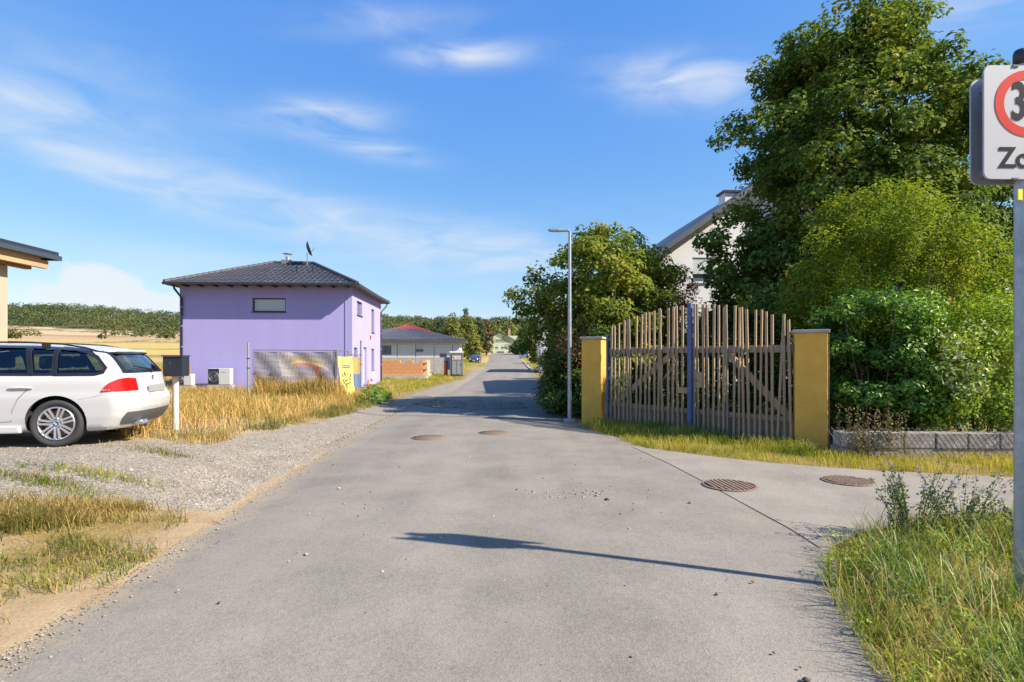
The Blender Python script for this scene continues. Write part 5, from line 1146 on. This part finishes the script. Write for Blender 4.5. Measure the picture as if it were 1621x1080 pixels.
LONG = [ground(*p) for p in ((205, 693), (255, 696), (330, 697), (420, 676), (500, 661), (560, 645))] + [ground(600, 630), (-7.9, 29), (-8.9, 30.3), (-19, 29.6), (-26, 26), (-20, 16), (-12.5, 12.6), (-9.3, 11.2)]
grass('dry_meadow', scatter(LONG, 36000, 51, .7, -.2), .38, .012, .95, 52, GR_DRY, 'tall golden dry grass in front of the lilac house')
grass('dry_meadow_tall', scatter([tuple(at(410, 0, 20))[:2], tuple(at(540, 0, 20))[:2], tuple(at(552, 0, 22.8))[:2], tuple(at(400, 0, 22.3))[:2]], 4200, 53, .9, -.2, .6), .85, .016, .45, 54, GR_DRY, 'tallest golden weeds growing along the site fence')
grass('lot_edge_grass', scatter([ground(*p) for p in ((190, 694), (260, 690), (330, 690), (430, 672), (560, 640), (600, 632), (603, 640), (560, 655), (480, 672), (420, 685), (330, 706), (250, 704), (200, 702))], 5200, 55, 1.0, .0), .17, .009, .7, 56, GR_DRY2, 'short mixed grass fringe where the gravel lot begins')
grass('roadside_dry_grass', scatter(DRYP, 2200, 57, 2.4, .2, .6), .09, .006, .9, 58, GR_DRY2, 'patchy half dry grass beside the asphalt in the left foreground')
q = [ground(*p) for p in ((-40, 802), (0, 800), (120, 795), (215, 803), (300, 812), (290, 822), (180, 830), (90, 850), (-40, 850))]; grass('roadside_grass_tufts', scatter(q, 3600, 59, 2.2, .06, .3), .17, .007, 1.0, 60, GR_DRY2, 'denser tufts of straw and green grass at gravel edge')
for k, (px, py, w_) in enumerate(((130, 751, .5), (262, 719, .32), (105, 776, .35), (45, 757, .3), (165, 752, .35), (200, 893, .4), (150, 905, .35), (75, 765, .25), (30, 925, .4), (215, 880, .3))):
    x, y = ground(px, py); r = np.random.default_rng(k); n = 260; P = np.stack([x + r.normal(0, w_, n), y + r.normal(0, .09, n), 0 * r.random(n)], -1); P = P[P[:, 0] < np.interp(P[:, 1], LEFT_Y, LEFT_X) - .06]; P[:, 2] = gz(P[:, 0], P[:, 1])
    grass('grass_tuft', P, .085, .007, 1.0, 70 + k, GR_DRY2 if k % 2 else GR_GREEN, ('flat green weed mat spreading on the pale gravel near the white car', 'small oval green weed patch on gravel below the letterbox', 'grassy patch on the gravel between car and foreground grass', 'dry yellow tuft on the gravel below the car wheel', 'second weed mat on the gravel beside the largest one',
          'green creeper on the sandy strip beside the asphalt', 'low creeper on sandy ground behind the asphalt edge', 'tiny tuft on the gravel below the car tail', 'lone tuft on the sandy strip in the lower left foreground', 'thin runner of weed reaching the asphalt edge')[k])
grass('yard_grass', scatter([tuple(at(604, 0, 32))[:2], ground(600, 636), ground(660, 618), ground(735, 598), (-4.6, 52), (-15, 58), (-15, 46), (-10.2, 44), (-9.6, 40)], 9000, 81, .5, -.1), .22, .022, .5, 82, GR_MIX, 'yellow green rough grass between lilac house and brick shell')
grass('far_verge_grass', scatter([(2.6, 62), (2.2, 100), (2, 130), (7, 130), (8, 62)], 6000, 83, .3, -.3), .25, .03, .5, 84, GR_MIX, 'sunny grass verge around the distant street lamps')
grass('field_edge_grass', scatter([(-24, 30), (-60, 60), (-60, 75), (-16, 62), (-19.5, 42)], 12000, 85, .2, -.2), .35, .04, .5, 86, GR_DRY, 'rough golden grass at the field edge behind the car')
grass('far_left_verge', scatter([(-5, 60), (-6, 92), (-7, 130), (-14, 130), (-12, 60)], 5000, 87, .2, -.3), .3, .035, .5, 88, GR_MIX, 'weedy verge behind the dark blue hatchback')
grass('straw_litter', scatter(DRYP + [(-9, 3)], 2600, 61, 1.5, -.2), .035, .005, 3.2, 62, leaf_mat('litter', [(.1, (.18, .13, .05)), (.6, (.40, .30, .14)), (.95, (.55, .44, .25))], .1, .8, 2), 'flattened straw litter on the sandy strip beside the road')
grass('meadow_green_tufts', scatter(LONG, 5200, 63, .8, .22), .36, .013, .6, 64, GR_GREEN, 'greener tufts mixed into the golden grass near the lilac house')
# ------------------------------------------------------------ flowering weeds on the corner
def lucerne(x, y, n, h, seed, label):
    o = empty('flowering_weed', (x, y, gzs(x, y)), 0, label, 'weed', 'purple flowering weeds on the corner'); r = np.random.default_rng(seed); mb = MB(); C = []; Fp = []
    for i in range(n):
        a = r.uniform(0, 6.28); rr = r.uniform(.02, .22); hh = h * r.uniform(.6, 1.1); b = Vector((math.cos(a) * rr * .5, math.sin(a) * rr * .5, 0)); tp = Vector((math.cos(a) * (rr + hh * .3), math.sin(a) * (rr + hh * .2), hh)); md = b.lerp(tp, .5) + Vector((0, 0, .06)); mb.tube([b, md, tp], [.004, .003, .0015], 4, False)
        for k in range(16): t = .15 + .8 * k / 16; p = b.lerp(md, t * 2) if t < .5 else md.lerp(tp, t * 2 - 1); C.append(p + Vector(r.normal(0, .018, 3)))
        if r.random() < .5: Fp.append(tp)
    mb.build('stems', mat('weed_stem', (.10, .14, .04), .7), o); V, t = leaves(C, np.full(len(C), .025), 3, .028, seed, .5); link('foliage', np_mesh('foliage', V, t), leaf_mat('weed_leaves', [(.1, (.05, .085, .03)), (.5, (.11, .15, .06)), (.9, (.20, .23, .11))], .3, .55, 2), o)
    V, t = leaves(Fp, np.full(len(Fp), .022), 14, .017, seed + 1, .5); link('blossom', np_mesh('blossom', V, t), leaf_mat('purple_petals', [(.1, (.20, .10, .34)), (.9, (.42, .28, .58))], .3, .6, 2), o)
x, y = 3.55, 5.05; lucerne(x, y, 30, .72, 91, 'tall purple flowering weed beside the gully grate'); lucerne(3.95, 5.0, 22, .62, 92, 'second purple flowering weed, bushier, behind the corner grass'); lucerne(4.35, 4.75, 16, .45, 93, 'low purple flowering weed before the sign post'); lucerne(4.9, 5.35, 10, .5, 94, 'thin purple weed leaning at the edge of side street by post')
# ------------------------------------------------------------ shrubs and trees on the right
plant('lime_tree', (10.5, 17.6, -.05), [(2.3, 3.3), (3.2, 4.1), (4.6, 3.7), (6, 3.3), (7.4, 3.3), (9, 3.1), (10.3, 2.5), (11.2, 1.6), (11.7, .6)], 2350, .41, 58, .15, G_LIME, M_BARK, 'large broad dark green deciduous tree behind the ochre pillar', 'tree', 101, (.26, 10.5, 1.8), 60, .075, rough=.24, inner=.3, bough=.95)
plant('lime_tree', (14.6, 18.4, -.05), [(2.6, 2.0), (4, 3.0), (6, 3.2), (7.6, 2.8), (9, 1.9), (9.9, .7)], 760, .40, 52, .15, G_LIME, M_BARK, 'narrower deciduous tree directly behind the speed sign', 'tree', 103, (.2, 8.5, 1.8), 30, .06, rough=.24, inner=.3, bough=.9)
plant('yellowing_shrub', (2.75, 17.6, -.1), [(.6, 1.5), (1.6, 1.9), (2.6, 2.35), (3.5, 2.45), (4.3, 2.1), (5.0, 1.4), (5.5, .5)], 1150, .32, 44, .125, G_MAPLE, M_BARK2, 'big yellowing leafy shrub rising behind the street lamp', 'shrub', 105, None, rlimb=.035, stems=40, rough=.16, inner=.3, bough=.55)
h = plant('roadside_hedge', (2.15, 16.3, -.1), [(.05, .9), (.8, 1.0), (1.6, .95), (2.2, .65), (2.5, .3)], 900, .22, 46, .085, G_PRIVET, M_BARK2, 'dark green hedge bush at the foot of the street lamp', 'hedge', 107, None, stems=14, rlimb=.02, wide=(1, 1.4), bough=.36)
r = np.random.default_rng(5); C = np.stack([r.normal(-.55, .22, 26), r.normal(-1.0, .25, 26), r.normal(2.05, .3, 26)], -1); V, t = leaves(C, np.full(26, .22), 34, .07, 6, -.2, 1.2, .35); link('withered_twigs', np_mesh('withered_twigs', V, t), G_BROWN, h)
plant('roadside_hedge', (2.6, 20.2, -.12), [(.05, 1.15), (1, 1.25), (2, 1.3), (3, 1.2), (3.7, .6)], 260, .40, 60, .10, G_PRIVET, M_BARK2, 'taller hedge bush behind the yellowing shrub along the road', 'hedge', 109, None, stems=14, rlimb=.02, wide=(1, 1.9))
plant('roadside_hedge', (3.3, 26.5, -.15), [(.05, 1.3), (1, 1.4), (2, 1.4), (3, 1.0), (3.5, .4)], 230, .45, 50, .12, G_PRIVET, M_BARK2, 'far end of the hedge before the white house shadow', 'hedge', 111, None, stems=10, rlimb=.02, wide=(1, 2.2))
plant('roadside_hedge', (3.3, 34.5, -.17), [(.05, 1.1), (1, 1.3), (2, 1.3), (3, .9), (3.4, .4)], 240, .45, 50, .13, G_PRIVET, M_BARK2, 'hedge bush beside the road where the white house shadow falls', 'hedge', 131, None, stems=10, rlimb=.02, wide=(1, 2.6))
plant('roadside_hedge', (3.9, 43, -.17), [(.05, 1.1), (1, 1.3), (2, 1.2), (2.8, .5)], 220, .45, 46, .15, G_PRIVET, M_BARK2, 'last hedge bush before the kerbed grass verge', 'hedge', 133, None, stems=10, rlimb=.02, wide=(1, 3.0))
plant('orange_shrub', (5.35, 19.3, 0), [(1.8, .4), (3.2, .75), (4.0, .8), (4.5, .3)], 70, .34, 46, .11, G_ORANGE, M_BARK2, 'small shrub with rusty orange leaves behind the gate', 'shrub', 113, None, stems=10, rlimb=.025)
plant('columnar_conifer', (6.0, 20.5, 0), [(.3, .7), (2.5, .7), (4.0, .55), (4.7, .3), (4.95, .1)], 120, .3, 50, .06, G_PRIVET, M_BARK, 'slim dark green conifer before the white gable wall', 'conifer', 115, (.08, 4.2, .4), 10, .02)
plant('garden_shrub', (6.9, 17.6, 0), [(.2, 1.6), (1.2, 1.8), (2.2, 1.6), (2.9, 1.0), (3.3, .4)], 330, .42, 75, .11, G_PRIVET, M_BARK, 'dark rounded shrub added to fill the shade behind the gate slats', 'shrub', 117, None, stems=12, rlimb=.025)  # added so the gaps between the slats read as shaded garden
plant('garden_shrub', (9.2, 14.6, 0), [(.1, 1.8), (1.2, 1.9), (2.2, 1.6), (2.9, .6)], 330, .42, 75, .11, G_PRIVET, M_BARK, 'low dark shrub added for shade behind the gate leaf with the blue upright', 'shrub', 119, None, stems=10, rlimb=.025)  # added dark filler behind the slats, standing in for tree shade
plant('garden_shrub', (4.6, 16.9, 0), [(.1, 1.2), (1.0, 1.3), (1.9, 1.1), (2.4, .5)], 170, .38, 70, .10, G_MAPLE, M_BARK, 'yellowish garden shrub seen through the gate leaf by the lamp', 'shrub', 129, None, stems=10, rlimb=.02)
plant('feathery_shrub', (8.35, 12.4, -.05), [(.5, 1.4), (1.6, 1.75), (2.6, 2.0), (3.5, 1.95), (4.3, 1.6), (4.9, .9), (5.2, .3)], 1250, .28, 58, .08, G_FEATH, M_BARK2, 'tall feathery yellow green shrub behind the block wall', 'shrub', 121, None, stems=46, rlimb=.022, aspect=.42, rough=.2, inner=.35, flat=1.1, bough=.55)
plant('glossy_shrub', (6.92, 10.8, .1), [(.25, .85), (.9, 1.0), (1.7, .95), (2.4, .65), (2.9, .2)], 640, .23, 42, .09, G_GLOSS, M_BARK2, 'dark glossy leaved shrub beside the ochre pillar above block wall', 'shrub', 123, None, stems=14, rlimb=.02, aspect=.5, bough=.38)
b = plant('privet_bush', (8.55, 10.4, .15), [(.3, 1.15), (.9, 1.25), (1.5, 1.15), (2.1, .7), (2.4, .2)], 900, .19, 44, .06, G_BRIGHT, M_BARK2, 'bright green small leaved bush spilling over the block wall', 'shrub', 125, None, stems=18, rlimb=.015, aspect=.5, flat=1.5, bough=.4)
r = np.random.default_rng(8); C = np.stack([r.normal(-1.05, .16, 30), r.normal(-.95, .12, 30), r.normal(1.15, .35, 30)], -1); V, t = leaves(C, np.full(30, .16), 14, .085, 9, .3, 1.0, .55); link('pale_sprays', np_mesh('pale_sprays', V, t), G_PALE, b)
plant('privet_bush', (10.9, 10.3, .15), [(.3, 1.1), (.9, 1.25), (1.7, 1.2), (2.6, .9), (3.0, .3)], 330, .30, 70, .07, G_BRIGHT, M_BARK2, 'bright bush over the block wall behind the sign post', 'shrub', 127, None, stems=14, rlimb=.015, aspect=.5)
P = scatter([(5.35, 9.0), (6.3, 8.9), (6.3, 9.25), (5.35, 9.5)], 26, 95); C = []; mb = MB()
for p in P:
    tp = Vector(p) + Vector((random.Random(p[0]).uniform(-.1, .1), 0, random.Random(p[1]).uniform(.4, .9))); mb.tube([p, tp], [.004, .002], 4, False); C += [Vector(p).lerp(tp, k / 9) for k in range(2, 10)]
o = empty('dry_weed', (5.8, 9.2, 0), 0, 'withered brown weeds between ochre pillar and block wall', 'weed'); s_ = mb.build('stems', M_BARK2, o); s_.location = (-5.8, -9.2, 0)
V, t = leaves(C, np.full(len(C), .06), 7, .04, 96); f_ = link('foliage', np_mesh('foliage', V, t), leaf_mat('weed_mix', [(.1, (.06, .07, .02)), (.6, (.20, .17, .07)), (.95, (.36, .28, .16))], .3, .6, 3), o); f_.location = (-5.8, -9.2, 0)
x, y = ground(590, 640); plant('green_weed', (x, y, gzs(x, y)), [(.03, .8), (.3, .7), (.6, .3)], 70, .16, 34, .06, G_GLOSS, M_BARK2, 'low green weed clump at the road edge by lilac house', 'weed', 97, None, stems=6, rlimb=.008, crown='foliage')
for k, (px, y) in enumerate(((404, 22.2), (430, 21.8), (508, 22.0))):
    x = (px - 810.5) / FPX * y; plant('dock_plant', (x, y, gzs(x, y)), [(.1, .12), (.7, .16), (1.1, .05)], 26, .1, 30, .04, mat_ if (mat_ := G_BROWN) else None, M_BARK2, ('dark brown withered dock stalk at the left fence end', 'withered brown dock stalk before the grey banner', 'withered dark dock stalk under the orange print')[k], 'weed', 140 + k, None, stems=4, rlimb=.01, crown='foliage')
# ------------------------------------------------------------ trees along the far end of the road
T_A = leaf_mat('far_yellow_green', [(.1, (0.075, 0.112, 0.022)), (.5, (0.165, 0.195, 0.030)), (.9, (0.315, 0.300, 0.053))], .3, .6, .25); T_B = leaf_mat('far_dark_green', [(.1, (0.022, 0.045, 0.015)), (.5, (0.053, 0.087, 0.024)), (.9, (0.105, 0.135, 0.038))], .2, .6, .25); T_C = leaf_mat('far_brownish', [(.1, (0.090, 0.068, 0.030)), (.5, (0.180, 0.128, 0.053)), (.9, (0.285, 0.210, 0.075))], .3, .6, .25)
def far_tree(px, y, top, hw, m_, label, seed, base=None, kind='round', name='roadside_tree'):
    q = at(px, top, y); z0 = gzs(q.x, y); h = q.z - z0; r = hw / FPX * y
    if kind == 'round': prof = [(h * .08, r * .6), (h * .3, r), (h * .6, r * .95), (h * .85, r * .55), (h, r * .1)]
    elif kind == 'spruce': prof = [(h * .1, r), (h * .5, r * .6), (h * .8, r * .28), (h, .08)]
    else: prof = [(h * .55, r * .5), (h * .72, r), (h * .9, r * .8), (h, r * .3)]
    s = max(.22, y * .0022); plant(name, (q.x, y, z0), prof, 110, r * .28, 26, s * 1.5, m_, M_BARK, label, 'tree', seed, (h * .022 + .05, h * .9, h * .15), 14, h * .01, rough=.25, inner=.3)
for k, a in enumerate([(672, 120, 512, 15, T_B, 'dark round tree behind the red roofed house'), (700, 105, 505, 20, T_B, 'dark green tree rising right of the red roof'), (716, 98, 499, 18, T_A, 'yellow green tree beside the bungalow roof'), (740, 112, 496, 17, T_A, 'golden green birch above the dark blue hatchback'),
                       (737, 128, 490, 14, T_B, 'tall dark conifer peak above the roadside trees', 'spruce'), (758, 140, 503, 14, T_B, 'dark green tree behind the golden birch'), (770, 150, 506, 11, T_C, 'brownish withering tree beside pale green house'), (752, 105, 532, 12, T_A, 'low leafy tree over the parked hatchback'),
                       (783, 200, 512, 14, T_A, 'yellowish tree behind pale green gable'), (822, 150, 538, 16, T_B, 'dark bush hiding the right end of green house'), (806, 215, 512, 18, T_A, 'light green trees behind stone chimney'), (846, 90, 544, 9, T_A, 'small bright green tree near the distant lamps'), (832, 190, 515, 15, T_B, 'grey green tree beyond the distant lamps')]):
    far_tree(*a[:5], a[5], 200 + 3 * k, kind=a[6] if len(a) > 6 else 'round')
for k, (px, top) in enumerate(((792, 505), (801, 507), (808, 509), (815, 504), (822, 507), (829, 508))): far_tree(px, 330, top, 5, T_B, 'slim pine on the skyline above the pale green house', 260 + 3 * k, kind='pine', name='skyline_pine')
for o in list(COL.objects):
    if o.name.startswith('skyline_pine'): o['group'] = 'pines on the skyline'
q = at(829, 574, 120); o = empty('blue_container', (q.x, 120, gzs(q.x, 120)), 0, 'blue waste container beside the bush at road end', 'container'); MB().box(-.9, .9, -.6, .6, .12, 1.35).build('bin_body', mat('container_blue', (.12, .20, .34), .6), o, .05); MB().box(-.95, .95, -.65, .65, 1.36, 1.5).build('lid', mat('lid_blue', (.16, .25, .40), .6), o, .04); [MB().cyl((x, y, 0), .1, .12, 10).build('castor', M_BLACK, o) for x in (-.7, .7) for y in (-.45, .45)]
# ------------------------------------------------------------ kerb and far verge
KP = [(2.25, 60), (2.1, 75), (1.95, 100), (1.6, 130)]
kb = empty('kerb', (0, 0, 0), 0); kb['kind'] = 'structure'
for (x0, y0), (x1, y1) in zip(KP[:-1], KP[1:]):
    n = int((y1 - y0) / 1.0)
    for i in range(n):
        a = Vector((x0 + (x1 - x0) * i / n, y0 + (y1 - y0) * i / n, 0)); b = Vector((x0 + (x1 - x0) * (i + .98) / n, y0 + (y1 - y0) * (i + .98) / n, 0)); a.z, b.z = gzs(a.x, a.y) + .06, gzs(b.x, b.y) + .06
        if y0 < 90: MB().bar(a, b, .15, .14).build('kerb_stone', M_CONC, kb)
# ------------------------------------------------------------ woods on the hills
def wood(name, poly, n, hmean, seed, m_, label, per=46, size=1.5):
    r = np.random.default_rng(seed); P = scatter(poly, n, seed); hh = hmean * r.uniform(.55, 1.35, n); d = r.normal(size=(n, per, 3)); d /= np.linalg.norm(d, axis=2, keepdims=True); d[..., 2] = np.abs(d[..., 2]) * 1.1 - .15
    C = P[:, None, :] + np.stack([0 * hh, 0 * hh, hh * .5], -1)[:, None, :] + d * (hh * .46)[:, None, None] * r.uniform(.75, 1.05, (n, per, 1)); C = C.reshape(-1, 3)
    V, t = leaves(C, np.full(len(C), size * .5), 2, size, seed + 1, .5, .8, .8); return tag(link(name, np_mesh(name, V, t), m_), label, 'woodland', kind='stuff')
W_A = leaf_mat('hazed_wood_leaves', [(.12, (.04, .065, .028)), (.45, (.075, .105, .038)), (.72, (.14, .155, .045)), (.95, (.22, .17, .055))], .2, .7, .022, mixclump=.55)  # leaf colours lightened and blued to stand in for distance haze
wood('hill_wood', [(-700, 488), (-240, 480), (-190, 450), (150, 520), (150, 700), (-300, 760), (-900, 760)], 2700, 12.5, 301, W_A, 'dense mixed wood covering the far hill', 60, 1.2)
wood('hedgerow_wood', [(-258, 338), (-165, 330), (-60, 330), (60, 350), (60, 440), (-150, 440), (-215, 400), (-240, 372)], 520, 9, 303, W_A, 'thickets at the foot of the far hill', 44, 1.15)
wood('field_thicket', [(-312, 338), (-287, 338), (-287, 350), (-312, 350)], 18, 8, 305, W_A, 'lone thicket standing on the stubble field', 50, 1.0)
wood('rear_wood', [(-60, 235), (80, 235), (80, 300), (-60, 300)], 260, 9.5, 307, W_A, 'wooded rise behind the pale green house', 44, 1.0)
